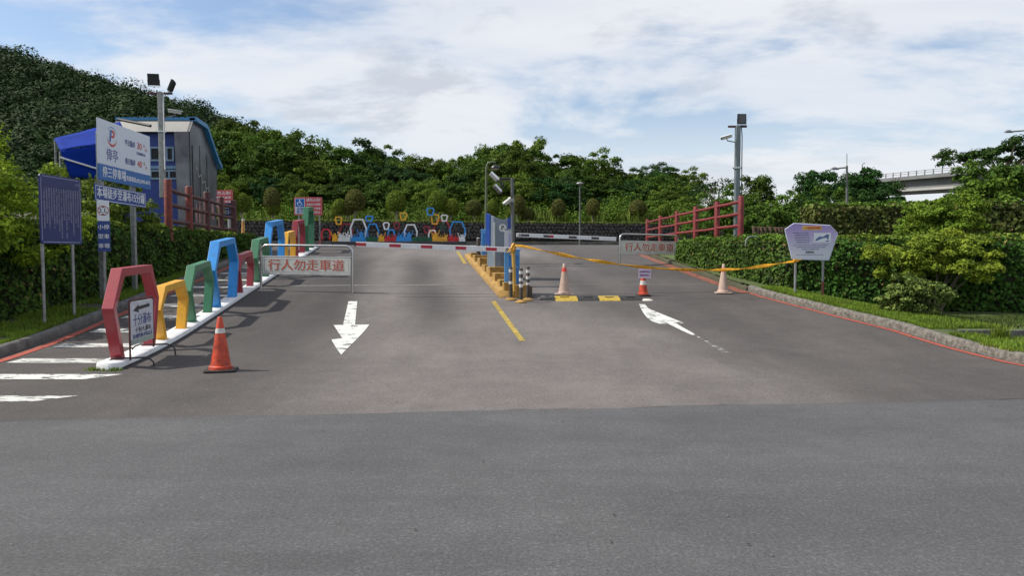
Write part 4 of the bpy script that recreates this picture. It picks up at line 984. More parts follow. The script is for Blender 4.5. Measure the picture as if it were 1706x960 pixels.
ARCH = [(194, 246, 444, REDP, 'big red arch at the road end of the plinth, beside the handwritten sign', .115, .145, .33), (267, 300, 471, YELP, 'small yellow arch between the big red and the first green one', .11, .155, .27),
 (318.5, 344.5, 438, GRNP, 'green arch between a small yellow and a tall blue one', .115, .15, .31), (359, 386, 399, BLUP, 'tall blue arch between the green and the small red one', .125, .185, .40),
 (398.5, 416, 421, REDP, 'small red arch just before the steel sign frame', .115, .15, .27), (427, 442, 397, GRNP, 'green arch directly behind the post of the steel sign frame', .13, .19, .33),
 (449.5, 468, 368, BLUP, 'tall blue arch seen above the steel sign frame', .14, .19, .36), (477, 488, 386, YELP, 'yellow arch far up the ramp beside a dark red one', .13, .18, .26),
 (493, 504, 367, DREDP, 'dark red arch far up the ramp next to the tallest green one', .14, .19, .28), (511, 519.5, 345, GRNP, 'tallest green arch, last of the row in front of the disabled parking sign', .18, .2, .30)]
for a_ in ARCH: arch(a_[0], a_[1], a_[2], a_[3], a_[4], a_[5], a_[6], a_[7])

# handwritten sign standing across the plinth
def hand_sign():
    A = Vector((-5.075, 9.78, 0)); B = Vector((-5.205, 10.69, 0)); u = (B - A); L_ = u.length; root = thing('sandwich_sign', (A.x, A.y, 0.02), 'handwritten white notice with a black arrow on curved wire feet across the plinth', 'sign')
    F = Frame((A.x, A.y, 0), u); zb = 0.32; zt = 0.90; T = 0.028
    b = MB(); b.tube([F.p(0, 0.10), F.p(0, zt - 0.05), F.p(0.02, zt - 0.012), F.p(0.06, zt)] + [F.p(L_ - 0.06, zt), F.p(L_ - 0.02, zt - 0.012), F.p(L_, zt - 0.05), F.p(L_, 0.17)], 0.013, 8); b.build('sign_frame', mat('rusty_frame_paint', (0.10, 0.018, 0.015), 0.6, var=0.4, scale=20), root, smooth=True)
    b = MB(); b.prism(rrect(0.015, zb + 0.04, L_ - 0.015, zt - 0.03, 0.03), F, -0.008, 0.008); b.build('board', mat('dirty_white_board', (0.60, 0.62, 0.68), 0.4, var=0.12, scale=7, dirt=0.3), root)
    b = MB(); b.prism(rect(0.015, zb - 0.03, L_ - 0.015, zb + 0.035), F, -0.009, 0.010); b.build('lower_rail', mat('pale_green_rail', (0.38, 0.45, 0.40), 0.5, dirt=0.3), root)
    for s in (0, L_):
        b = MB(); zz_ = 0.13 if s == 0 else 0.20
        for sg in (-1, 1): b.tube([F.p(s, zz_, 0), F.p(s, zz_ + 0.005, sg * 0.18), F.p(s, zz_ - 0.02, sg * 0.25), F.p(s, zz_ - 0.06, sg * 0.29), F.p(s, float(prof(F.p(s, 0).y)) + 0.008, sg * 0.30)], 0.011, 8)
        b.build('foot', BLACKM, root, smooth=True)
    b = MB(); y = 0.77; b.prism([(0.12, y - .02), (0.33, y + .06), (0.31, y + 0.028), (0.76, y + 0.045), (0.76, y + 0.0), (0.31, y - 0.018), (0.33, y - 0.055)], F, 0.009, 0.0105); b.build('arrow', INKK, root)
    text('十分瀑布', F, L_ / 2, 0.605, 0.17, INKB, root, off=0.009, fit=0.70)
    text('十份大瀑布', F, L_ / 2 + .03, 0.475, 0.08, INKK, root, off=0.009, fit=0.62)
    text('SHIFEN FALLS', F, L_ / 2, 0.395, 0.085, INKB, root, off=0.0112, fit=0.74)
hand_sign()

# ------------------------------------------------------------------ traffic cones
def cone(px, py, h, kind, label, rz=0.0, Y=None, zadd=0.0):
    p = G(px, py); x, y, z = p.x, p.y, p.z + 0.006 + zadd
    root = thing('traffic_cone', (x, y, z), label, 'traffic cone', 'traffic cones at the entrance'); s = h / 0.72
    M_ = Matrix.Rotation(rz, 3, 'Z'); sl = 0.088 if y > 13 else 0.0
    b = MB(); bw = 0.20 * s
    if kind == 'orange':
        b.prism(rrect(-bw, -bw, bw, bw, 0.05, 3), Frame((x, y, z), M_ @ Vector((1, 0, 0)), M_ @ Vector((0, 1, 0))), 0.0, 0.028); b.build('base', RUBBER, root, bevel=0.006)
        z0 = 0.028
    else:
        b.prism(rrect(-bw, -bw, bw, bw, 0.03, 3), Frame((x, y, z), M_ @ Vector((1, 0, 0)), M_ @ Vector((0, 1, 0))), 0.0, 0.022); b.build('base', FADED if kind == 'faded' else RUBBER, root, bevel=0.005)
        z0 = 0.022
    r0, r1 = 0.135 * s, 0.030 * s; rad = lambda q: r0 + (r1 - r0) * ((q - z0) / (h - z0))
    segs = {'orange': [(z0, h * .70, ORANGE, 'cone_body'), (h * .70, h * .79, REFL, 'reflective_band'), (h * .79, h, ORANGE, 'cone_tip')],
            'faded': [(z0, h * .73, FADED, 'cone_body'), (h * .73, h * .86, REDB, 'red_band'), (h * .86, h, FADED, 'cone_tip')],
            'paper': [(z0, h * .42, ORANGE, 'cone_body'), (h * .42, h * .58, REFL, 'reflective_band'), (h * .58, h, ORANGE, 'cone_tip')]}[kind]
    for a, c, m, nm in segs:
        b = MB(); pr = [(rad(a), a), (rad(c), c)]
        if nm == 'cone_body': pr = [(r0 * 1.14, a), (r0 * 1.12, a + 0.035 * s), (rad(a + 0.045), a + 0.05 * s), (rad(c), c)]
        if nm.endswith('band'): pr = [(rad(a) + .0015, a + .001), (rad(c) + .0015, c - .001)]
        if nm == 'cone_tip': pr = [(rad(a), a), (rad(c - .012), c - .012), (rad(c) * 0.75, c)]
        b.lathe((x, y, z), pr, 28); b.build(nm, m, root, smooth=True)
    return root, (x, y, z)
cone(368, 619, 0.70, 'orange', 'orange cone with a white band standing alone near the coloured arches', 0.25)
cone(940, 495, 0.72, 'faded', 'faded pinkish cone with a red band standing on the speed bump', 0.1, zadd=0.05)
c3, p3 = cone(1071.5, 493, 0.60, 'paper', 'orange cone with a paper notice taped to its top', -0.1)
cone(1205, 489, 0.70, 'faded', 'faded pinkish cone with a red band beside the kerb under the tape', -0.15)
F = Frame((p3[0] + 0.02, p3[1] - 0.075, p3[2] + 0.52), (1, 0.03, 0), (0.05, -0.05, 1)); 
nroot = thing('paper_notice', (p3[0], p3[1] - 0.07, p3[2] + 0.4), 'small white and lilac paper notice taped over the orange cone', 'notice')
b = MB(); b.prism(rect(-0.145, -0.115, 0.145, 0.115), F, -0.002, 0.002); b.build('sheet', mat('lilac_paper', (0.66, 0.56, 0.68), 0.6, var=0.05), nroot)
PURP = mat('purple_ink', (0.22, 0.08, 0.34), 0.6)
text('停車場暫停使用', F, 0, 0.035, 0.045, PURP, nroot, fit=0.25, bold=0.01); text('車輛請勿進入', F, 0, -0.045, 0.05, PURP, nroot, fit=0.24, bold=0.01)
b = MB(); b.tube([(p3[0], p3[1], p3[2] + 0.60), (p3[0], p3[1], p3[2] + 0.66)], 0.022, 10); b.build('tape_knob', FADED, nroot, smooth=True)

# ------------------------------------------------------------------ steel sign frames
def barrier(A, B, h, board, label, tmat, x_scuff=False):
    """A, B: feet; board = (b0, b1) heights"""
    A, B = Vector(A), Vector(B); u = B - A; L_ = u.length; root = thing('barrier_sign', A, label, 'barrier sign', 'steel frames with red lettered boards')
    F = Frame(A, u, (0, 0, 1)); dz = 0; r = 0.028; R_ = 0.17
    pts = [F.p(0, -0.05)] + [F.p(0, h - R_)]
    for k in range(1, 7): t = R(180 - 15 * k); pts.append(F.p(R_ + R_ * math.cos(t), h - R_ + R_ * math.sin(t)))
    for k in range(0, 7): t = R(90 - 15 * k); pts.append(F.p(L_ - R_ + R_ * math.cos(t), h - R_ + R_ * math.sin(t)))
    pts.append(F.p(L_, -0.05)); b = MB(); b.tube(pts, r, 14); b.build('steel_frame', STEEL, root, smooth=True, sharp=60)
    b = MB(); b.tube([F.p(0.0, board[0] - 0.02), F.p(L_, board[0] - 0.02)], 0.014, 8); b.tube([F.p(0.0, board[1] + 0.02), F.p(L_, board[1] + 0.02)], 0.014, 8); b.build('cross_bars', STEEL, root, smooth=True)
    b = MB(); b.prism(rrect(0.045, board[0], L_ - 0.045, board[1], 0.02), F, -0.012, 0.012); b.build('board', OLDW, root)
    cy = (board[0] + board[1]) / 2; H = board[1] - board[0]
    b = MB(); e = 0.045; a0, a1, b0, b1 = 0.045 + e, L_ - 0.045 - e, board[0] + e, board[1] - e; w = 0.006
    for q in (rect(a0, b0, a1, b0 + w), rect(a0, b1 - w, a1, b1), rect(a0, b0 + w, a0 + w, b1 - w), rect(a1 - w, b0 + w, a1, b1 - w)): b.prism(q, F, 0.0122, 0.0135)
    b.build('border', INKG, root)
    text('行人勿走車道', F, L_ / 2, cy - 0.005, H * 0.74, tmat, root, off=0.0125, bold=0.022, fit=L_ * 0.83)
    return root
a_ = G(435, 486); b_ = G(587, 489)
barrier(a_, b_, 1.13, (0.45, 0.84), 'steel frame with a straight board of red characters beside the coloured arches', INKRF)
a_ = G(1032, 444); b_ = P(1129, 444, 25.1)
barrier(a_, b_, 1.05, (0.42, 0.81), 'tilted steel frame with red characters on its board, standing beside the hedge', INKRF)

# ------------------------------------------------------------------ parking island
isl_u = Vector((-0.143, 1, 0)).normalized(); isl_v = Vector((isl_u.y, -isl_u.x, 0))     # along / towards +X
def isl(Y, off=0.0):
    x = -0.27 - 0.143 * (Y - 16.75); return Vector((x, Y, 0)) + isl_v * off
def island():
    root = thing('traffic_island', isl(17, 0.4) + Vector((0, 0, float(prof(17)))), 'narrow concrete island with yellow painted kerb between the two lanes', 'traffic island')
    ys_ = np.arange(16.85, 27.1, 0.25); V = []; W = 0.62; sec = [(0, -0.05), (0.0, 0.13), (0.02, 0.15), (W - 0.02, 0.15), (W, 0.13), (W, -0.05)]; k = len(sec)
    for y in ys_:
        for o, z in sec: q = isl(y, o); V.append([q.x, q.y, float(prof(q.y)) + z])
    Fc = [[i * k + j, (i + 1) * k + j, (i + 1) * k + j + 1, i * k + j + 1] for i in range(len(ys_) - 1) for j in range(k - 1)] + [[0, 1, 4, 5], [1, 2, 3, 4]]
    mesh_np('kerb_base', V, Fc, YELC, root)
    steps = [(16.95, 0.02, 0.33, 0.34, 0.33), (17.75, 0.02, 0.45, 0.30, 0.5), (18.75, 0.02, 0.5, 0.36, 0.55), (19.75, 0.0, 0.62, 0.42, 0.9), (21.0, 0.0, 0.5, 0.34, 0.8), (22.4, 0.0, 0.55, 0.42, 0.8), (24.0, 0.0, 0.55, 0.36, 0.8), (25.4, 0.0, 0.5, 0.3, 0.7)]
    for (Y, o, w, h, l) in steps:
        b = MB(); o += 0.10; w -= 0.06; h *= 0.86; c = isl(Y + l / 2, o + w / 2); z = float(prof(Y)); b.box((c.x, c.y, z + h / 2), (w, l, h + 0.1), rz=math.atan2(0.143, 1)); b.build('yellow_block', YELC, root, bevel=0.012)
    b = MB(); c = isl(17.02, 0.62); z = float(prof(16.7)); b.box((c.x - 0.10, 16.85, z + 0.14), (0.24, 0.26, 0.36)); b.build('pole_footing', YELC, root, bevel=0.012)
    b = MB(); b.box((c.x + 0.10, 17.15, z + 0.13), (0.12, 0.3, 0.30)); b.build('dark_step', mat('dirty_brown_concrete', (0.13, 0.09, 0.06), 0.9, var=0.3, dirt=0.5), root, bevel=0.01)
island()

def gate_machine(px0, px1, ytop, ybot, Y, label, m, lidm, boom, grp='barrier gate machines'):
    A = P(px0, ybot, Y); B = P(px1, ytop, Y); w = B.x - A.x; h = B.z - A.z; root = thing('gate_machine', (A.x + w / 2, Y + 0.17, A.z), label, 'barrier machine', grp)
    F = Frame((A.x, Y, A.z), (1, 0, 0)); d = 0.34
    b = MB(); b.prism(rrect(0, 0, w, h - 0.05, 0.03, 3), Frame(F.o, F.u), -d, 0.0); b.build('cabinet', m, root, bevel=0.012)
    b = MB(); b.prism(rrect(-0.012, h - 0.055, w + 0.012, h, 0.012, 3), F, -d - 0.012, 0.012); b.build('cabinet_lid', lidm, root, bevel=0.01)
    b = MB(); b.prism(rect(w * 0.30, 0.08, w * 0.94, h - 0.14), F, 0.002, 0.009); b.build('front_door', mat('deeper_blue_door_paint', (0.03, 0.19, 0.52), 0.4, var=0.08), root, bevel=0.003)
    b = MB(); b.tube([F.p(w * 0.82, h * 0.55, 0.009), F.p(w * 0.82, h * 0.55, 0.03)], 0.014, 10); b.build('door_lock', STEEL, root, smooth=True)
    return root
gate_machine(840, 866, 415, 482, 17.25, 'bright blue barrier machine standing behind the three striped bollards', PBLUE, PBLUE, None)
gate_machine(801.5, 809.5, 382, 441, 24.3, 'slim pale blue barrier machine at the far end of the island', PBLUE, PBLUE, None)
# ticket machine (pale column behind the blue one) and pay kiosk
root = thing('ticket_machine', P(846, 455, 18.6), 'pale grey ticket column rising behind the blue barrier machine', 'ticket machine')
A = P(840.5, 470, 18.7); B = P(853, 381, 18.7); F = Frame(A, (1, 0, 0)); w = B.x - A.x; h = B.z - A.z
b = MB(); b.prism(rrect(0, 0, w, h - 0.03, 0.045, 4), Frame(F.o, F.u), -0.2, 0.0); b.build('column', mat('pale_silver_paint', (0.48, 0.50, 0.54), 0.35, 0.3, var=0.06), root, bevel=0.006)
b = MB(); b.prism(rect(0.0, h - 0.03, w, h), F, -0.21, 0.01); b.build('column_cap', PGREY, root, bevel=0.004)
b = MB(); b.prism(rect(w * 0.55, h * 0.35, w * 0.85, h * 0.92), F, 0.0, 0.006); b.build('button_strip', mat('lilac_strip', (0.32, 0.34, 0.50), 0.35), root)
def kiosk():
    Y = 20.1; A = P(822, 457, Y); root = thing('pay_kiosk', A, 'grey pay kiosk with a notched top, blue wings and a round letter P badge', 'pay kiosk')
    X1 = P(853, 457, Y).x - A.x; H = lambda py: P(822, py, Y).z - A.z
    F = Frame(A, (1, -0.06, 0)); d = 0.55
    b = MB(); b.prism([(0, 0), (X1, 0), (X1, H(361.5)), (X1 * 0.52, H(366.5)), (0, H(361))], F, -d, 0.0); b.build('cabinet', PGREY, root, bevel=0.01)
    b = MB(); b.prism(rect(0.0, 0.0, 0.05, H(371)), F, 0.002, 0.022); b.build('light_strip', mat('pale_strip', (0.50, 0.54, 0.52), 0.4), root, bevel=0.004)
    b = MB(); b.prism([(X1 * 0.77, H(385)), (X1 + 0.02, H(385)), (X1 + 0.02, H(359.5)), (X1 * 0.77, H(363.5))], F, 0.001, 0.02); b.build('wing', RBLUE, root)
    # side wall towards the exit lane, angled away
    F2 = Frame(A + Vector((0, 0.02, 0)), (-0.32, 0.95, 0)); F2n = Frame(F2.p(0.52, 0), (0.32, -0.95, 0)); L_ = 0.52
    b = MB(); b.prism([(0, 0), (L_, 0), (L_, H(361.3)), (0, H(356))], F2n, -0.05, 0.003); b.build('side_panel', mat('grey_side_panel', (0.16, 0.20, 0.25), 0.45, 0.1, var=0.08, scale=6), root)
    b = MB(); b.prism([(-0.10, H(404)), (0.26, H(411)), (0.30, H(357)), (-0.02, H(353.5)), (-0.13, H(358))], F2n, 0.004, 0.03); b.build('wing', RBLUE, root)
    cx_, cy_ = X1 * 0.50, H(380); r = 0.105
    b = MB(); b.prism(disc(cx_, cy_, r), F, 0.001, 0.012); b.build('badge', mat('badge_grey', (0.62, 0.65, 0.64), 0.5), root)
    text('P', F, cx_, cy_, 0.17, INKK, root, off=0.0122, bold=0.03)
    b = MB()
    for i in range(9):
        for c0 in (0.40, 0.68): b.prism(rect(X1 * c0, 0.12 + i * 0.055, X1 * (c0 + 0.2), 0.135 + i * 0.055), F, 0.0005, 0.006)
    b.build('vent_slots', BLACKM, root)
    b = MB(); b.prism(rect(-0.02, -0.04, X1 + 0.02, 0.02), F, -d - 0.02, 0.015); b.build('base_frame', BLACKM, root)
kiosk()
root = thing('card_reader', P(816, 447, 21.6), 'low grey card reader box in front of the slim blue machine', 'card reader')
A = P(812, 447, 21.6); b = MB(); b.box(A + Vector((0.07, 0.15, 0.32)), (0.16, 0.22, 0.64)); b.build('housing', mat('light_grey_plastic', (0.36, 0.37, 0.37), 0.5), root, bevel=0.012)
b = MB(); b.box(A + Vector((0.07, 0.10, 0.70)), (0.13, 0.16, 0.10)); b.build('reader_head', DGLASS, root, bevel=0.01)

# barrier booms
def boom(p0, p1, hgt, stripes, label, m2, first=0.0, th=0.05, pivot=0, dark=None):
    p0, p1 = Vector(p0), Vector(p1); root = thing('barrier_boom', p0 if pivot == 0 else p1, label, 'barrier boom', 'lowered barrier booms'); F = Frame(p0, p1 - p0, (0, 0, 1)); L_ = (p1 - p0).length
    b = MB(); b.prism(rect(0, -hgt / 2, L_, hgt / 2), F, -th / 2, th / 2); b.build('boom_arm', WHITEP, root, bevel=0.006)
    for s, e, mm in stripes:
        b = MB(); b.prism(rect(L_ * s, -hgt * 0.30, L_ * e, hgt * 0.30), F, th / 2 + 0.0005, th / 2 + 0.003); b.build('reflective_strip', mm, root)
    b = MB(); b.prism(rect(-0.012, -hgt / 2 - 0.004, 0.015, hgt / 2 + 0.004), F, -th / 2 - 0.004, th / 2 + 0.004) if pivot else b.prism(rect(L_ - 0.03, -hgt / 2 - 0.004, L_ + 0.012, hgt / 2 + 0.004), F, -th / 2 - 0.004, th / 2 + 0.004)
    b.build('end_cap', BLACKM, root)
    q = F.p(L_ - 0.12 if pivot else 0.12, 0); b = MB(); b.tube([q + F.n * 0.035, q - F.n * 0.20], 0.045, 14); b.build('pivot_hub', GALV, root, smooth=True)
    return root
RS = mat('red_reflective_strip', (0.46, 0.02, 0.04), 0.4, var=0.1, scale=12); KS = mat('black_reflective_strip', (0.05, 0.045, 0.05), 0.4, var=0.1, scale=12)
def fr(px): return (px - 592) / (852 - 592)
boom(P(592, 407, 17.0), P(854, 416.5, 17.0), 0.118, [(0.004, 0.07, RS), (0.217, 0.29, RS), (0.418, 0.49, RS), (0.637, 0.705, RS), (0.83, 0.90, RS)], 'white barrier boom with red reflective strips across the exit lane', RS, pivot=1)
boom(P(860, 391.5, 24.0), P(1028, 398.5, 24.0), 0.125, [(0.05, 0.13, KS), (0.27, 0.33, KS), (0.33, 0.37, RS), (0.52, 0.60, KS), (0.745, 0.82, KS)], 'white barrier boom with dark reflective strips across the entry lane', KS, pivot=0)

# bollards
def bollard(px, py, h, bands, label, root0=None):
    p = G(px, py); root = thing('bollard', p + Vector((0, 0, 0.006)), label, 'bollard', 'striped flexible bollards at the nose of the island'); r = 0.041; o = root.location
    b = MB(); b.lathe(o, [(0.13, 0), (0.125, 0.02), (0.075, 0.045), (0.055, 0.06)], 24); b.build('base', YELC, root, smooth=True)
    b = MB(); b.lathe(o, [(r, 0.04), (r, h - 0.012), (r * 0.8, h)], 20); b.build('post', BROWNP, root, smooth=True)
    for a, c in bands:
        b = MB(); b.lathe(o, [(r + 0.002, a * h), (r + 0.002, c * h)], 20); b.build('white_band', REFL, root, smooth=True)
bollard(851, 500.5, 0.74, [(0.84, 0.93), (0.48, 0.57)], 'striped bollard beside the yellow kerb block')
bollard(868, 504.5, 0.75, [(0.83, 0.92), (0.62, 0.71), (0.44, 0.54)], 'striped bollard in front of the yellow pole footing')
bollard(879.5, 501, 0.75, [(0.82, 0.91), (0.63, 0.72), (0.46, 0.53)], 'striped bollard on the speed bump side of the island nose')

# speed bump
def bump():
    A = G(903, 500); B = G(1074, 500.5); B.y = A.y + 0.1; u = (B - A); L_ = u.length; root = thing('speed_bump', A, 'black and yellow rubber speed bump lying across the entry lane', 'speed bump'); z = float(prof(A.y)); n = 7; F = Frame((A.x, A.y, z + 0.008), u, (0, 0, 1))
    W = 0.26; secs = [(-W, -0.03), (-W * 0.72, 0.024), (-W * 0.3, 0.046), (W * 0.3, 0.050), (W * 0.72, 0.055), (W, 0.03)]
    yl = mat('yellow_rubber_panel', (0.50, 0.34, 0.03), 0.65, var=0.35, scale=9, dirt=0.9); wh = mat('worn_white_end', (0.62, 0.58, 0.52), 0.7, var=0.1, dirt=0.3)
    segs = [(-0.02, 0.125, RUBBER, 'rubber_segment'), (0.127, 0.345, yl, 'yellow_segment'), (0.347, 0.555, RUBBER, 'rubber_segment'), (0.557, 0.76, yl, 'yellow_segment'), (0.762, 0.985, RUBBER, 'rubber_segment')]
    for s, e, m, nm in segs:
        b = MB(); k = len(secs); taper0 = 0.35 if s < 0 else 1; vs = []
        for t, tp in ((s, taper0), (e, 1)):
            for o, hz in secs: q = F.p(L_ * t, 0) ; vs.append(Vector((q.x, q.y + o * (0.6 if tp < 1 else 1), z + 0.010 + 0.088 * o + max(hz, -0.01) * tp)))
        fs = [(j, k + j, k + j + 1, j + 1) for j in range(k - 1)] + [tuple(range(k)), tuple(reversed(range(k, 2 * k))), (0, k - 1, 2 * k - 1, k)]
        b.add(vs, fs); b.build(nm, m, root, bevel=0.004)
    b = MB()
    for t in (0.22, 0.45, 0.66, 0.87):
        q = F.p(L_ * t, 0); b.box((q.x, q.y - 0.02, z + 0.062), (0.20, 0.05, 0.014))
    b.build('grip_slots', BLACKM, root)
    q = G(1077, 500.5); b = MB(); b.lathe((q.x, q.y + 0.02, q.z - 0.004), [(0.155, 0), (0.13, 0.02), (0.07, 0.035)], 20); b.build('end_cap', wh, root, smooth=True)
bump()

# camera pole on the island with floodlights and camera
def cam_box(F, c, L_, w, h, m, root, name, hood=True):
    b = MB(); u = F.u; cc = F.p(*c); M_ = F.M(); b.box(cc, (L_, h, w), M=M_)
    if hood: b.box(cc + F.v * (h / 2 + 0.008), (L_ * 1.12, 0.008, w * 1.15), M=M_)
    return b.build(name, m, root, bevel=0.006)
Yp = 16.85; pb = P(857.5, 480, Yp); pt_ = P(853, 297, Yp); root = thing('camera_pole', (pb.x - 0.01, Yp, pb.z), 'slender pole at the island nose, yellow below and grey above, carrying cameras', 'pole')
zy = P(855, 418, Yp); b = MB(); b.tube([(pb.x, Yp, pb.z - 0.06), (zy.x, Yp, zy.z)], 0.042, 14); b.build('yellow_lower_pole', YPOLE, root, smooth=True)
b = MB(); b.tube([(zy.x, Yp, zy.z), (pt_.x, Yp, pt_.z)], 0.040, 14); b.build('upper_pole', GREYP, root, smooth=True)
b = MB(); b.tube([P(857, 301, Yp), P(852, 299, Yp), P(846, 298, Yp), P(836, 298, Yp)], 0.028, 10); b.tube([P(836, 298, Yp), P(834, 304, Yp), P(838, 313, Yp)], 0.022, 8); b.tube([P(842, 300, Yp), P(838, 308, Yp), P(841, 312, Yp)], 0.012, 6); b.build('arm', BLACKM, root, smooth=True)
GC = 'cameras and lamps mounted on the island pole'
for (a, c, lab, w) in (((816.5, 288.5), (829.5, 301), 'upper white camera housing hung from the arm of the island pole', 0.09), ((823, 309), (834, 321), 'lower grey camera housing hung from the arm of the island pole', 0.10)):
    q0, q1 = P(a[0], a[1], Yp), P(c[0], c[1], Yp); F = Frame(q0, q1 - q0, (0.6, -0.45, 0.6)); r_ = thing('camera', (q0 + q1) / 2, lab, 'camera', GC); L_ = (q1 - q0).length
    b = MB(); b.box((q0 + q1) / 2, (L_ * .92, 0.08, 0.075), M=F.M()); b.build('housing', CAMW if 'upper' in lab else mat('grey_housing', (0.16, 0.15, 0.13), 0.5), r_, bevel=0.012)
    b = MB(); b.box((q0 + q1) / 2 + F.v * 0.045, (L_, 0.008, 0.095), M=F.M()); b.build('sun_shield', WHITEP, r_)
    b = MB(); b.tube([q1 + F.u * -0.005, q1 + F.u * 0.022], 0.038, 14); b.build('lens', DGLASS, r_, smooth=True)
    b = MB(); m_ = (q0 + q1) / 2; b.tube([m_, q1 + Vector((0.07, 0, 0.02)) if 'upper' in lab else q1 + Vector((0.05, 0, 0.03))], 0.015, 8); b.build('bracket', BLACKM, r_)
q0, q1 = P(840, 341, Yp - 0.05), P(852, 331, Yp - 0.05); F = Frame(q0, q1 - q0, (-0.4, -0.4, 0.8)); r_ = thing('camera', (q0 + q1) / 2, 'large pale camera housing clamped halfway up the island pole, aimed down at the exit lane', 'camera', GC)
b = MB(); b.box((q0 + q1) / 2, ((q1 - q0).length * .9, 0.07, 0.08), M=F.M()); b.build('housing', CAMW, r_, bevel=0.012)
b = MB(); b.box((q0 + q1) / 2 + F.v * 0.042, ((q1 - q0).length, 0.008, 0.10), M=F.M()); b.build('sun_shield', CAMW, r_)
b = MB(); b.tube([q0, q0 - F.u * 0.022], 0.036, 14); b.build('lens', DGLASS, r_, smooth=True)
b = MB(); b.box(P(853, 334, Yp), (0.10, 0.10, 0.09)); b.tube([P(849, 338, Yp - .02), P(853, 345, Yp)], 0.02, 8); b.build('clamp', GALV, r_, bevel=0.006)

# caution tape
def tape():
    pts = [(856, 408), (870, 409.5), (900, 416.5), (940, 425.5), (985, 433.5), (1030, 440.5), (1073, 445.7), (1130, 449.5), (1175, 450.5), (1208, 450), (1245, 447.5), (1285, 441.5), (1326, 434.5)]
    root = thing('caution_tape', P(856, 408, 16.8), 'long yellow-orange plastic caution tape sagging between the island pole and the information board', 'caution tape')
    y0, y1 = 16.78, 16.62; V = []; rng = np.random.RandomState(2); dense_ = []
    xs_ = np.linspace(856, 1326, 90); ys_ = np.interp(xs_, [p[0] for p in pts], [p[1] for p in pts])
    ys_ = np.convolve(np.pad(ys_, 4, mode='edge'), np.ones(9) / 9, 'valid')
    for i, (x, y) in enumerate(zip(xs_, ys_)):
        t = (x - 856) / 470; q = P(x, y, y0 + (y1 - y0) * t); tw = 0.35 * math.sin(i * 0.31) + 0.5 * math.sin(i * 0.087 + 1); w = 0.027 + 0.012 * math.sin(i * 0.5)
        for k in range(5):
            a = (k - 2) / 2; V.append([q.x, q.y + a * w * math.sin(tw) + 0.008 * math.sin(a * 6 + i * 0.4), q.z + a * w * math.cos(tw) + 0.004 * math.sin(a * 5 + i * .6)])
    F_ = [[i * 5 + k, i * 5 + 5 + k, i * 5 + 6 + k, i * 5 + 1 + k] for i in range(89) for k in range(4)]
    o = mesh_np('tape_ribbon', V, F_, TAPE, root, smooth=True); so = o.modifiers.new('thick', 'SOLIDIFY'); so.thickness = 0.003
    # knot and loose folds round the pole
    b = MB(); c = P(855.5, 411, Yp)
    for k in range(5):
        z = c.z + 0.05 - k * 0.03; b.tube([(c.x + 0.05 * math.cos(t), Yp + 0.05 * math.sin(t), z + 0.012 * math.sin(t * 2 + k)) for t in np.linspace(0, 2 * PI, 14)], 0.012, 6)
    b.build('knot', TAPE, root, smooth=True)
    b = MB()
    for (x0, y0_, x1, y1_, w) in ((856, 405, 846, 421, .022), (855, 407, 850, 425, .02), (857, 411, 852, 422, .03)):
        a, e = P(x0, y0_, Yp - 0.05), P(x1, y1_, Yp - 0.07); b.tube([a, a.lerp(e, 0.5) + Vector((0.01, -0.02, 0)), e], [w * 0.8, w, w * 0.5], 5)
    b.build('loose_end', TAPE, root)
    b = MB(); c = P(1326, 434, 16.62); b.box(c + Vector((0, -0.01, 0)), (0.11, 0.07, 0.06)); b.tube([c + Vector((0.03, -0.02, 0)), c + Vector((0.12, -0.03, 0.02))], 0.012, 6); b.build('knot', TAPE, root, bevel=0.02)
tape()

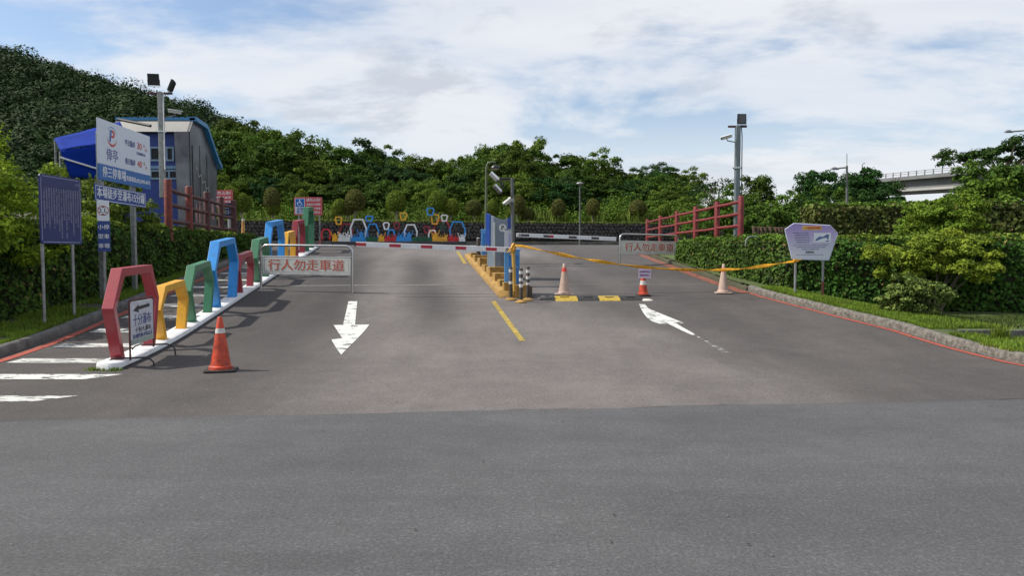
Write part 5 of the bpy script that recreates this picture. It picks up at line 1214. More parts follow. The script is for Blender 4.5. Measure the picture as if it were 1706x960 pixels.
# ------------------------------------------------------------------ purple information board
def info_board():
    Y = 16.7; A = P(1307, 383, Y); root = thing('information_board', (P(1350, 400, Y).x, Y, gr(6.6, 16.7)), 'purple to white lantern-shaped information board on two posts in front of the hedge', 'information board')
    F = Frame(P(1308, 431, Y), (1, 0.0, 0)); s = Y / FPX * 1.003; loc = lambda x, y: ((x - 1308) * s, (431 - y) * s)
    pts = [loc(*p) for p in [(1320.5, 431.5), (1380.5, 433.5), (1394.5, 389.5), (1382, 376.5), (1322, 373), (1307.5, 383)]]
    m = bpy.data.materials.new('printed_board'); m.use_nodes = True; nt = m.node_tree; bs = nt.nodes['Principled BSDF']; bs.inputs['Roughness'].default_value = 0.35; geo = nt.nodes.new('ShaderNodeNewGeometry'); sp = nt.nodes.new('ShaderNodeSeparateXYZ'); nt.links.new(geo.outputs['Position'], sp.inputs[0])
    mr = nt.nodes.new('ShaderNodeMapRange'); mr.inputs['From Min'].default_value = F.p(0, pts[0][1]).z + 0.12; mr.inputs['From Max'].default_value = F.p(0, pts[4][1]).z; nt.links.new(sp.outputs[2], mr.inputs['Value'])
    ra = nt.nodes.new('ShaderNodeValToRGB'); ra.color_ramp.elements[0].color = (0.60, 0.64, 0.72, 1); ra.color_ramp.elements[1].color = (0.30, 0.22, 0.52, 1); e = ra.color_ramp.elements.new(0.72); e.color = (0.42, 0.34, 0.60, 1); nt.links.new(mr.outputs[0], ra.inputs[0]); nt.links.new(ra.outputs[0], bs.inputs['Base Color'])
    b = MB(); b.prism(pts, F, -0.03, 0.0); b.build('panel', m, root, bevel=0.004)
    rim = mat('board_rim', (0.50, 0.52, 0.66), 0.4); b = MB(); n = len(pts)
    for i in range(n): b.tube([F.p(*pts[i], -0.015), F.p(*pts[(i + 1) % n], -0.015)], 0.017, 8)
    b.build('rim', rim, root, smooth=True)
    a0, b0 = loc(1336, 383.5); a1, b1 = loc(1367.5, 377)
    b = MB(); b.prism(rect(a0, b0, a1, b1), F, 0.001, 0.004); b.build('title_strip', mat('yellow_title', (0.75, 0.52, 0.10), 0.5), root)
    text('十分旅遊服務園區', F, (a0 + a1) / 2, (b0 + b1) / 2, 0.06, INKR, root, off=0.0045, fit=(a1 - a0) * 0.93, bold=0.03)
    a0, b0 = loc(1355, 404); a1, b1 = loc(1383, 388.5); b = MB(); b.prism(rect(a0, b0, a1, b1), F, 0.001, 0.004); b.build('map_panel', WHITES, root)
    mp = mat('map_blue', (0.10, 0.17, 0.35), 0.5); b = MB(); W = a1 - a0; H = b1 - b0
    b.prism([(a0 + W * .06, b0 + H * .15), (a0 + W * .2, b0 + H * .18), (a0 + W * .5, b0 + H * .42), (a0 + W * .75, b0 + H * .5), (a0 + W * .78, b0 + H * .3), (a0 + W * .86, b0 + H * .3), (a0 + W * .9, b0 + H * .85), (a0 + W * .76, b0 + H * .86), (a0 + W * .55, b0 + H * .6), (a0 + W * .32, b0 + H * .62), (a0 + W * .15, b0 + H * .4)], F, 0.0043, 0.0052)
    b.prism(rect(a0 + W * .7, b0 + H * .08, a0 + W * .92, b0 + H * .2), F, 0.0043, 0.0054); b.build('map_drawing', mp, root)
    lines = ['園區開放時間及停車收費方式說明請詳閱', '進入園區車輛請依序停放並熄火離車', '貴重物品請勿置於車內遺失恕不負責', '瀑布步道沿線請注意濕滑小心通行', '請維護環境整潔垃圾隨手帶走']
    for i, t in enumerate(lines):
        a, q = loc(1330.5 + i * 0.9, 388.5 + i * 3.9); text(t, F, a + 0.04, q, 0.035, INKG, root, off=0.0008, fit=(0.30 if i < 4 else 0.26) * 1.15, res=1)
    for i, t in enumerate(['假日人潮眾多請多利用大眾運輸工具前往參觀遊覽', '大型車輛請停放指定區域並遵守現場人員指揮', '颱風豪雨期間暫停開放']):
        a, q = loc(1350, 408.5 + i * 3.6); text(t, F, a, q, 0.034, INKG, root, off=0.0008, fit=(0.78, 0.66, 0.4)[i], res=1)
    a, q = loc(1349, 420.5); text('管理單位', F, a, q, 0.05, INKK, root, off=0.0008, bold=0.03, res=1)
    a, q = loc(1349, 424.5); text('SCENIC AREA VISITOR PARKING INFORMATION CENTER', F, a, q, 0.035, INKG, root, off=0.0008, fit=0.6, res=1)
    for x in (1326.5, 1372.5):
        q = P(x, 430, Y); zg = gr(q.x, Y) - 0.1; pole(root, q.x, Y + 0.035, zg, q.z + 0.6, 0.03, GALV, 'post')
        if x > 1350: b = MB(); b.tube([(q.x, Y + 0.035, zg + 0.10), (q.x, Y + 0.035, zg + 0.45)], 0.0315, 14); b.build('rust_stain', mat('rusty_red_paint', (0.22, 0.07, 0.05), 0.7), root, smooth=True)
info_board()

# ------------------------------------------------------------------ signs on the near-side verge
def notice_board():
    A = P(67.5, 404, 12.8); B = P(136, 409, 13.92); A.z = B.z = (A.z + B.z) / 2; u = (B - A); L_ = u.length; H = 1.21; root = thing('notice_board', (A.x, A.y, gl(A.x, A.y)), 'dark blue notice board densely printed in white on two steel posts', 'notice board')
    F = Frame(A, u); b = MB(); b.prism(rrect(0, 0, L_, H, 0.05), F, -0.012, 0.012); b.build('panel', NAVY, root)
    b = MB(); e = 0.028; w = 0.008
    for q in (rect(e + .03, e, L_ - e - .03, e + w), rect(e + .03, H - e - w, L_ - e - .03, H - e), rect(e, e + .03, e + w, H - e - .03), rect(L_ - e - w, e + .03, L_ - e, H - e - .03)): b.prism(q, F, 0.0125, 0.0138)
    b.build('border_line', mat('pale_border', (0.45, 0.45, 0.60), 0.5), root)
    s = '本停車場收費須知一車輛進場請依標示方向行駛並停放於停車格內二計時停車未滿一小時以一小時計算三請保管停車票卡遺失依規定賠償四禁止停放危險物品五車內貴重物品請自行保管本場恕不負責六本場僅供停車不負保管責任七違規停放者依法拖吊'
    ink = mat('dull_white_print', (0.34, 0.34, 0.46), 0.5); n = 15; cw = (L_ - 0.14) / n; rng = random.Random(4)
    for i in range(n):
        k = rng.randint(14, 22); off = rng.randint(0, 40); col_ = '\n'.join((s * 2)[off:off + k]); top = H - 0.20
        text(col_, F, L_ - 0.07 - cw * (i + 0.5), top - k * 0.043 / 2 * 1.0, 0.040, ink, root, off=0.0125, res=1, lead=1.0, bold=0.0)
    text('公告', F, L_ - 0.12, H - 0.12, 0.06, ink, root, off=0.0125, res=1)
    for t, lx in ((0.075, 0.0), (0.80, 0)):
        q = F.p(L_ * t, 0, -0.03); pole(root, q.x, q.y, gl(q.x, q.y) - 0.1, q.z + H * 0.9, 0.028, GALV, 'post', lean=(-0.0, 0))
notice_board()

def parking_sign():
    A = P(165.5, 296.5, 15.5); B = P(251.5, 318, 18.0); A.z = B.z = (A.z + B.z) / 2; u = B - A; L_ = u.length; root = thing('parking_sign', (A.x, A.y, gl(A.x, A.y)), 'tall white and blue parking price sign on two posts with a walking-time banner beneath', 'sign')
    F = Frame(A, u); H = 1.28; hb = 0.335
    b = MB(); b.prism(rect(0, hb, L_, H), F, -0.035, 0.0); b.build('white_panel', mat('white_price_panel', (0.62, 0.66, 0.74), 0.35, var=0.03, scale=4), root, bevel=0.006)
    b = MB(); b.prism(rect(0, 0, L_, hb), F, -0.035, 0.001); b.build('blue_panel', SBLUE, root, bevel=0.006)
    ax = lambda px: 0  # unused
    # round badge: swoosh ring with a P whose bowl is red
    cx_, cy_ = L_ * 0.235, H * 0.755; r = 0.215
    def arc(r0, r1, a0, a1, ex=0.0, n=22): 
        o = [(cx_ + r0 * math.cos(R(a0 + (a1 - a0) * k / n)), cy_ + r0 * math.sin(R(a0 + (a1 - a0) * k / n))) for k in range(n + 1)]
        i_ = [(cx_ + (r0 - (r0 - r1) * math.sin(PI * k / n)) * math.cos(R(a0 + (a1 - a0) * k / n)), cy_ + ex * math.sin(PI * k / n) + (r0 - (r0 - r1) * math.sin(PI * k / n)) * math.sin(R(a0 + (a1 - a0) * k / n))) for k in range(n, -1, -1)]
        return o + i_[1:-1]
    b = MB(); b.prism(arc(r, r - 0.055, 190, 350), F, 0.001, 0.003); b.build('badge_ring', INKR, root)
    b = MB(); b.prism(arc(r, r - 0.018, 150, 20), F, 0.001, 0.003); b.prism([(cx_ - .12, cy_ - .115), (cx_ - .055, cy_ - .115), (cx_ + .005, cy_ + .15), (cx_ - .09, cy_ + .15)], F, 0.001, 0.0032); b.build('badge_stem', SBLUE, root)
    b = MB(); b.prism([(cx_ - .005, cy_ + .148)] + [(cx_ + 0.045 + 0.085 * math.cos(R(a)), cy_ + 0.065 + 0.083 * math.sin(R(a))) for a in range(90, -91, -15)] + [(cx_ - 0.035, cy_ - 0.018), (cx_ - 0.025, cy_ + 0.03), (cx_ + 0.05, cy_ + 0.035), (cx_ + .065, cy_ + .065), (cx_ + 0.05, cy_ + 0.095), (cx_ - .015, cy_ + 0.095)], F, 0.001, 0.0034); b.build('badge_bowl', INKR, root)
    text('俥亭', F, L_ * 0.235, H * 0.43, 0.29, INKB, root, fit=0.52, off=0.001)
    for yy, d_, n_ in ((0.66, '平日臨停', '30'), (0.335, '假日臨停', '40')):
        text(d_, F, L_ * 0.575, H * (yy + .075), 0.15, INKB, root, fit=0.50, off=0.001, bold=0.012); text(n_, F, L_ * 0.765, H * (yy + .085), 0.22, INKR, root, fit=0.235, off=0.001, bold=0.02)
        text('元', F, L_ * 0.865, H * (yy + .12), 0.10, INKR, root, off=0.001); text('/H', F, L_ * 0.905, H * (yy + .05), 0.10, INKR, root, off=0.001)
    text('當日最高收費150元', F, L_ * 0.80, H * 0.61, 0.075, INKB, root, fit=0.46, off=0.001)
    text('停三停車場', F, L_ * 0.27, hb * 0.5, 0.24, INKW, root, fit=1.06, off=0.0015, bold=0.02)
    text('客服電話:(02)2495-8473', F, L_ * 0.735, hb * 0.43, 0.12, INKW, root, fit=1.22, off=0.0015, bold=0.02)
    # banner
    A2 = P(158.5, 330.5, 15.35); B2 = P(243.5, 349.5, 17.75); A2.z = B2.z = (A2.z + B2.z) / 2; F2 = Frame(A2, B2 - A2); L2 = (B2 - A2).length; h2 = 0.345
    b = MB(); b.prism(rect(0, 0, L2, h2), F2, -0.02, 0.0); b.build('banner', RBLUE, root, bevel=0.004)
    b = MB(); e = 0.02; w = 0.012
    for q in (rect(e, e, L2 - e, e + w), rect(e, h2 - e - w, L2 - e, h2 - e), rect(e, e + w, e + w, h2 - e - w), rect(L2 - e - w, e + w, L2 - e, h2 - e - w)): b.prism(q, F2, 0.0005, 0.0022)
    b.build('banner_border', INKW, root); text('本場徒步至瀑布15分鐘', F2, L2 / 2, h2 / 2, 0.24, INKW, root, fit=L2 * 0.93, off=0.0008, bold=0.022)
    # posts: square galvanised tubes
    for t, w in ((0.10, 0.11), (0.70, 0.10)):
        q = F.p(L_ * t, 0, -0.10); zg = gl(q.x, q.y) - 0.1; top = A.z + H * 0.8
        b = MB(); b.box((q.x, q.y, (zg + top) / 2), (w, w, top - zg), M=F.M() @ Matrix.Rotation(R(90), 3, 'X') if False else Matrix.Rotation(math.atan2(F.u.y, F.u.x), 3, 'Z')); b.build('post', GALV, root, bevel=0.01)
    # height limit plate and small-car panel, facing the road
    s = 15.3 / FPX; Fs = Frame(P(163, 419, 15.3), (0.8, 0.42, 0)); k = 0.95 * s / 0.885 * 1.0
    W = 16.2 * s * 1.12; h_b = 51 * s; h_t = 34 * s
    b = MB(); b.prism(rect(0, h_b, W, h_b + h_t), Fs, -0.01, 0.0); b.build('height_limit_plate', WHITES, root)
    cx_, cy_ = W / 2, h_b + h_t / 2; r = W * 0.46
    b = MB(); ring = disc(cx_, cy_, r, 30); inner = disc(cx_, cy_, r * 0.86, 30); vs = [Fs.p(a, c, 0.002) for a, c in ring + inner]; b.add(vs, [(i, (i + 1) % 30, 30 + (i + 1) % 30, 30 + i) for i in range(30)]); b.build('limit_ring', INKR, root)
    for sg in (-1, 1): b = MB(); b.prism([(cx_ - .04, cy_ + sg * r * .82), (cx_ + .04, cy_ + sg * r * .82), (cx_, cy_ + sg * r * .55)], Fs, 0.001, 0.003); b.build('limit_arrow', INKK, root)
    text('2.1', Fs, cx_ - 0.01, cy_, 0.13, INKK, root, off=0.001, fit=W * 0.5, bold=0.02); text('m', Fs, cx_ + W * 0.29, cy_ - 0.035, 0.06, INKK, root, off=0.001)
    b = MB(); b.prism(rect(0.004, 0, W + 0.01, h_b - 0.008), Fs, -0.012, 0.0); b.build('small_car_panel', RBLUE, root)
    for t, xx in (('小\n型\n車', 0.27), ('停\n車\n場', 0.75)): text(t, Fs, W * xx, h_b * 0.5 - 0.012, 0.105, INKW, root, off=0.001, bold=0.02, lead=1.85)
parking_sign()

# ------------------------------------------------------------------ log fences
def log_fence(posts, zt, zb, r, rails, m, label, wob=0.01, mats=None):
    root = thing('log_fence', (posts[0][0], posts[0][1], zb), label, 'fence'); rs_ = random.Random(len(posts))
    for i, (x, y) in enumerate(posts):
        b = MB(); k = 1.0; b.lathe((x, y, zb), [(r * 1.04, 0), (r, 0.3), (r * 0.98, zt - zb - 0.025), (r * 0.85, zt - zb)], 16); b.build('post', (mats[i] if mats else m), root, smooth=True)
        b = MB(); b.lathe((x, y, zt + 0.001), [(r * 0.82, 0), (r * 0.78, 0.012)], 16); b.build('post_cap', mat('pale_post_top', (0.34, 0.26, 0.22), 0.8, var=0.3, scale=12) if mats else m, root, smooth=True)
    for z in rails:
        for a, c in zip(posts[:-1], posts[1:]):
            b = MB(); p0 = Vector((a[0], a[1], z + rs_.uniform(-wob, wob))); p1 = Vector((c[0], c[1], z + rs_.uniform(-wob, wob))); m_ = p0.lerp(p1, 0.5) + Vector((rs_.uniform(-wob, wob), 0, -wob)); d = (p1 - p0).normalized()
            b.tube([p0 - d * 0.02, m_, p1 + d * 0.02], [r * 0.56, r * 0.54, r * 0.56], 12); b.build('rail', m, root, smooth=True)
rpx = [(1233, 20.2), (1193.5, 22.3), (1158, 24.7), (1127, 27.4), (1099.5, 30.3), (1078, 33.4)]
log_fence([((x - 853) / FPX * y, y) for x, y in rpx], 3.10, 1.75, 0.082, [2.30, 2.63, 2.96], LOGR, 'bright red log fence with three rails on the higher side of the entry lane')
lpx = [(282.5, 20.4), (317, 22.5), (346.5, 24.4), (370, 26.6), (391, 28.2)]
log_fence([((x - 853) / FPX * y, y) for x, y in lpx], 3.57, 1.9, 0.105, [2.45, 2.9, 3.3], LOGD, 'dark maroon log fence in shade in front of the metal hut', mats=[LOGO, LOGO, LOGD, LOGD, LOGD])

# short timber stakes above the hedge
root = thing('timber_stakes', P(1280, 394, 22), 'row of short brown timber stakes above the hedge behind the information board', 'stake fence')
for i, x in enumerate((1256, 1262, 1268, 1275, 1283, 1292, 1298, 1303)):
    a, c = P(x, 400, 22), P(x, 377 + (i * 3) % 4, 22); b = MB(); b.tube([a, c], 0.042, 8); b.build('stake', mat('weathered_timber', (0.16, 0.10, 0.07), 0.85, var=0.35, scale=8), root, smooth=True)
b = MB(); b.tube([P(1253, 379, 22.06), P(1308, 380, 22.06)], 0.02, 8); b.build('tie_rail', MATS['weathered_timber'], root)
# bent pipe handle poking from the hedge
root = thing('bent_pipe', P(1243, 408, 18.6), 'small bent grey pipe poking out of the hedge top', 'pipe')
b = MB(); b.tube([P(1242, 410, 18.6), P(1243, 400, 18.6), P(1246, 396, 18.6), P(1251, 394, 18.6), P(1259, 394.5, 18.7), P(1264, 398, 18.8)], 0.017, 8); b.build('pipe_bend', GALV, root, smooth=True)

# ------------------------------------------------------------------ poles with floodlights
def flood(root_loc, F, w, h, label, tilt, grp):
    r = thing('floodlight', root_loc, label, 'floodlight', grp)
    b = MB(); b.prism(rrect(-w / 2, 0.03, w / 2, 0.03 + h, 0.01), F, -0.07, 0.0); b.build('housing', BLACKM, r, bevel=0.006)
    b = MB(); b.prism(rect(-w / 2 + .025, 0.055, w / 2 - .025, h), F, 0.001, 0.004); b.build('glass', DGLASS, r)
    b = MB(); b.tube([F.p(-w / 2 - .01, 0.03 + h * .5, -0.035), F.p(-w / 2 - .01, 0.0, -0.035), F.p(w / 2 + .01, 0.0, -0.035), F.p(w / 2 + .01, 0.03 + h * .5, -0.035)], 0.008, 6); b.tube([F.p(0, 0, -0.035), F.p(0, -0.04, -0.035)], 0.012, 6); b.build('bracket', BLACKM, r)
    b = MB()
    for i in range(6): b.prism(rect(-w / 2 + .02 + i * (w - .05) / 5.5, 0.05, -w / 2 + .03 + i * (w - .05) / 5.5, h), F, -0.10, -0.068)
    b.build('cooling_fins', BLACKM, r)
def lamp_pole(px, pytop, pyb, Y, r, label, crossbar, m):
    x = P(px, (pytop + pyb) / 2, Y).x; zt = P(px, pytop, Y).z; zb = P(px, pyb, Y).z; root = thing('light_pole', (x, Y, zb), label, 'light pole')
    b = MB(); b.box((x, Y, (zt + zb) / 2), (r * 2, r * 2, zt - zb)); b.build('pole', m, root, bevel=r * 0.4)
    b = MB(); b.tube([(x + r * 1.5, Y - r, zb + 0.8), (x + r * 1.4, Y - r, zt - 0.3), (x + r * 1.2, Y - r * .5, zt - 0.02)], 0.014, 6); b.build('cable', WHITEP if px < 500 else BLACKM, root, smooth=True)
    q0, q1 = P(crossbar[0], crossbar[1], Y), P(crossbar[2], crossbar[3], Y); b = MB(); b.box((q0 + q1) / 2, ((q1 - q0).length, 0.06, 0.055)); b.build('cross_arm', mat('rusty_arm', (0.10, 0.035, 0.025), 0.7, var=0.3, scale=20), root, bevel=0.005)
    b = MB(); b.lathe((x, Y, (zt + zb) / 2 + (zt - zb) * .12), [(r * 1.7, 0), (r * 1.7, 0.035)], 16); b.build('strap', STEEL, root, smooth=True)
    return root
lamp_pole(269.5, 153, 330, 21, 0.072, 'grey pole behind the parking price sign with two floodlights on its cross arm', (246, 156, 287, 155), GALV)
FA = Frame(P(256, 144, 20.9), (1, 0.15, 0), (0.05, -0.2, 1)); flood(P(254.5, 145, 20.9), FA, 0.30, 0.32, 'square black floodlight facing the road on the pole behind the price sign', 0, 'floodlights')
FB = Frame(P(279, 152, 20.9), (0.25, -1, 0), (0.42, -0.05, 1)); flood(P(279, 152, 20.9), FB, 0.30, 0.32, 'black floodlight seen edge-on, tilted upward on the pole behind the price sign', 0, 'floodlights')
def bullet_cam(p0, p1, base, label, grp='security cameras on the poles'):
    q0, q1 = p0, p1; F = Frame(q0, q1 - q0, (0, -0.2, 1)); r = thing('security_camera', base, label, 'security camera', grp); L_ = (q1 - q0).length
    b = MB(); b.box((q0 + q1) / 2, (L_, 0.085, 0.085), M=F.M()); b.build('housing', CAMW, r, bevel=0.012)
    b = MB(); b.box((q0 + q1) / 2 + F.v * 0.05, (L_ * 1.08, 0.008, 0.11), M=F.M()); b.build('sun_shield', WHITEP, r)
    b = MB(); b.tube([q0, q0 - F.u * 0.015], 0.033, 12); b.build('lens', DGLASS, r, smooth=True)
    b = MB(); b.tube([(q0 + q1) / 2, (q0 + q1) / 2 - F.v * 0.10, base], 0.016, 8); b.build('bracket', GALV, r, smooth=True)
bullet_cam(P(303, 188, 20.9), P(281, 184.5, 20.9), P(272, 196, 21), 'white camera housing pointing away from the pole behind the price sign')
lamp_pole(1228, 210, 396, 21.6, 0.075, 'grey square pole with a floodlight and camera behind the end of the red log fence', (1213, 210.5, 1244, 211), mat('blue_grey_pole', (0.17, 0.21, 0.22), 0.5, 0.3, var=0.15, dirt=0.2))
FC = Frame(P(1236.5, 208, 21.5), (1, 0.1, 0)); flood(P(1236.5, 208, 21.5), FC, 0.25, 0.29, 'square black floodlight on top of the pole by the red log fence', 0, 'floodlights')
bullet_cam(P(1202, 231, 21.5), P(1219, 226, 21.5), P(1226, 237, 21.6), 'pale camera aimed at the entry lane from the pole by the red log fence')

# street lamps
def hook_lamp():
    Y = 24.6; x = (809 - 853) / FPX * Y; zb = float(prof(Y)) + 0.15; root = thing('street_lamp', (x, Y, zb), 'green-grey hooked lamp post rising behind the slim blue machine', 'street lamp', 'lamp posts')
    t = [P(810, 290, Y), P(810.5, 277, Y), P(813, 271.5, Y), P(818, 270, Y), P(826, 270, Y)]
    b = MB(); b.tube([(x, Y, zb)] + t, [0.05, 0.032, 0.03, 0.028, 0.026, 0.022], 12); b.build('post', mat('moss_green_pole', (0.12, 0.14, 0.08), 0.6, var=0.2, scale=5, dirt=0.3), root, smooth=True)
    c = P(825, 279.5, Y); b = MB(); b.lathe(c, [(0.15, -0.03), (0.16, 0), (0.13, 0.05), (0.05, 0.085), (0.03, 0.10)], 20); b.build('lamp_shade', BLACKM, root, smooth=True)
    b = MB(); b.lathe(c + Vector((0, 0, -0.055)), [(0.09, 0), (0.13, 0.024)], 20); b.build('lamp_glass', mat('frosted_cover', (0.4, 0.4, 0.36), 0.3), root, smooth=True)
    b = MB(); b.tube([P(825.5, 270, Y), c + Vector((0, 0, 0.08))], 0.012, 6); b.build('hanger', BLACKM, root)
hook_lamp()
Y = 44.2; q = P(966, 411, Y); root = thing('street_lamp', q, 'slim lamp post with a small mushroom head in front of the stone wall', 'street lamp', 'lamp posts')
t = P(966, 307, Y); b = MB(); b.tube([q, q.lerp(t, 0.3), t], [0.075, 0.05, 0.035], 12); b.build('post', GREYP, root, smooth=True)
b = MB(); b.lathe(t, [(0.05, -0.05), (0.10, 0.0), (0.22, 0.03), (0.20, 0.08), (0.10, 0.13), (0.02, 0.15)], 20); b.build('lamp_head', GALV, root, smooth=True)
def cobra(px, pt, pb, Y, hx0, hy, label, arm_to_px, ant=None):
    q, t = P(px, pb, Y), P(px, pt, Y); root = thing('street_lamp', q, label, 'street lamp', 'lamp posts'); s = Y / FPX
    b = MB(); b.tube([q, t], [1.9 * s * 1.2, 1.6 * s], 12); b.build('post', GREYP, root, smooth=True)
    e = P(hx0, hy, Y); a0 = P(px, pt + 3, Y); mid = e.lerp(a0, 0.55); b = MB(); b.tube([a0, mid, e + Vector((6 * s, 0, 0))], [1.3 * s, 1.1 * s, 1.2 * s], 8); b.build('arm', GREYP, root, smooth=True)
    b = MB(); c = e + Vector((6.5 * s, 0, 0)); vs = []; n = 14
    prof_ = [(0.3, -1.6), (1.0, -1.2), (1.0, -0.4), (0.85, 1.0), (0.5, 2.4), (0.12, 3.2)]; k = len(prof_)
    for f, z in prof_:
        for j in range(n): a = 2 * PI * j / n; vs.append(c + Vector((7.6 * s * f * math.cos(a), 3.4 * s * f * math.sin(a), z * s)))
    b.add(vs, [(i * n + j, i * n + (j + 1) % n, (i + 1) * n + (j + 1) % n, (i + 1) * n + j) for i in range(k - 1) for j in range(n)] + [tuple(reversed(range(n))), tuple(range((k - 1) * n, k * n))]); b.build('lamp_head', mat('lamp_grey', (0.15, 0.16, 0.18), 0.45, 0.3), root, smooth=True)
    if ant: b = MB(); b.tube([t, P(px, ant, Y)], 0.5 * s, 6); b.build('antenna', GREYP, root)
cobra(1411, 276, 345, 34, 1384, 281.5, 'lamp post with a long dome head and thin spike above the olive hedge', 1411, 256)
cobra(1744, 212, 420, 19, 1674, 219.5, 'street lamp head reaching in at the picture edge above the umbrella-shaped tree', 1744)
q, t = P(1436, 300, 140), P(1436.5, 275, 140); root = thing('street_lamp', q, 'tiny distant lamp post curving over the bridge approach', 'street lamp', 'lamp posts')
b = MB(); b.tube([q + Vector((0, 0, -6)), t, P(1438, 272.5, 140), P(1441, 272, 140)], 0.09, 6); b.build('post', GALV, root, smooth=True)

# ------------------------------------------------------------------ bridge
def bridge():
    Y0, Y1 = 165.0, 120.0; A = P(1380, 303.5, 175); B = P(1800, 263, 112)
    A = P(1400, 303, Y0 + 8); B = P(1780, 268, Y1 - 8); root = thing('road_bridge', P(1500, 310, 155), 'grey concrete box girder bridge rising behind the trees', 'bridge')
    u = B - A; F = Frame(A, u, (0, 0, 1)); F.v = Vector((0, 0, 1)) - F.u * F.u.z; F.v.normalize(); F.n = F.u.cross(F.v); L_ = u.length
    conc = mat('bridge_concrete', (0.17, 0.175, 0.175), 0.85, var=0.15, scale=0.25, dirt=0.12); pale = mat('pale_bridge_concrete', (0.38, 0.38, 0.355), 0.85, var=0.1, scale=0.3); 
    b = MB(); b.prism(rect(0, -0.95, L_, -0.25), F, -6, 1.6); b.build('deck_slab', conc, root)
    b = MB(); b.prism(rect(0, -2.7, L_, -0.95), F, -4.5, 0.4); b.build('box_girder', conc, root)
    b = MB(); b.prism(rect(0, -3.15, L_, -2.68), F, -4.6, 0.75); b.build('bottom_flange', pale, root)
    b = MB(); b.prism(rect(0, -3.6, L_, -3.16), F, -4.2, 0.3); b.build('soffit', mat('bridge_soffit', (0.15, 0.145, 0.14), 0.9), root)
    b = MB(); rail = mat('bridge_rail', (0.22, 0.22, 0.22), 0.5)
    for h in (0.15, 0.55): b.prism(rect(0, h, L_, h + 0.10), F, 1.40, 1.5)
    k = int(L_ / 2.4)
    for i in range(k): b.prism(rect(i * 2.4, -0.25, i * 2.4 + 0.16, 0.7), F, 1.38, 1.54)
    b.build('railing', rail, root)
    for t in (0.18, 0.78): q = F.p(L_ * t, -3.6, -2); b = MB(); b.box((q.x, q.y, q.z / 2), (2.2, 3.0, q.z)); b.build('pier', conc, root)
bridge()

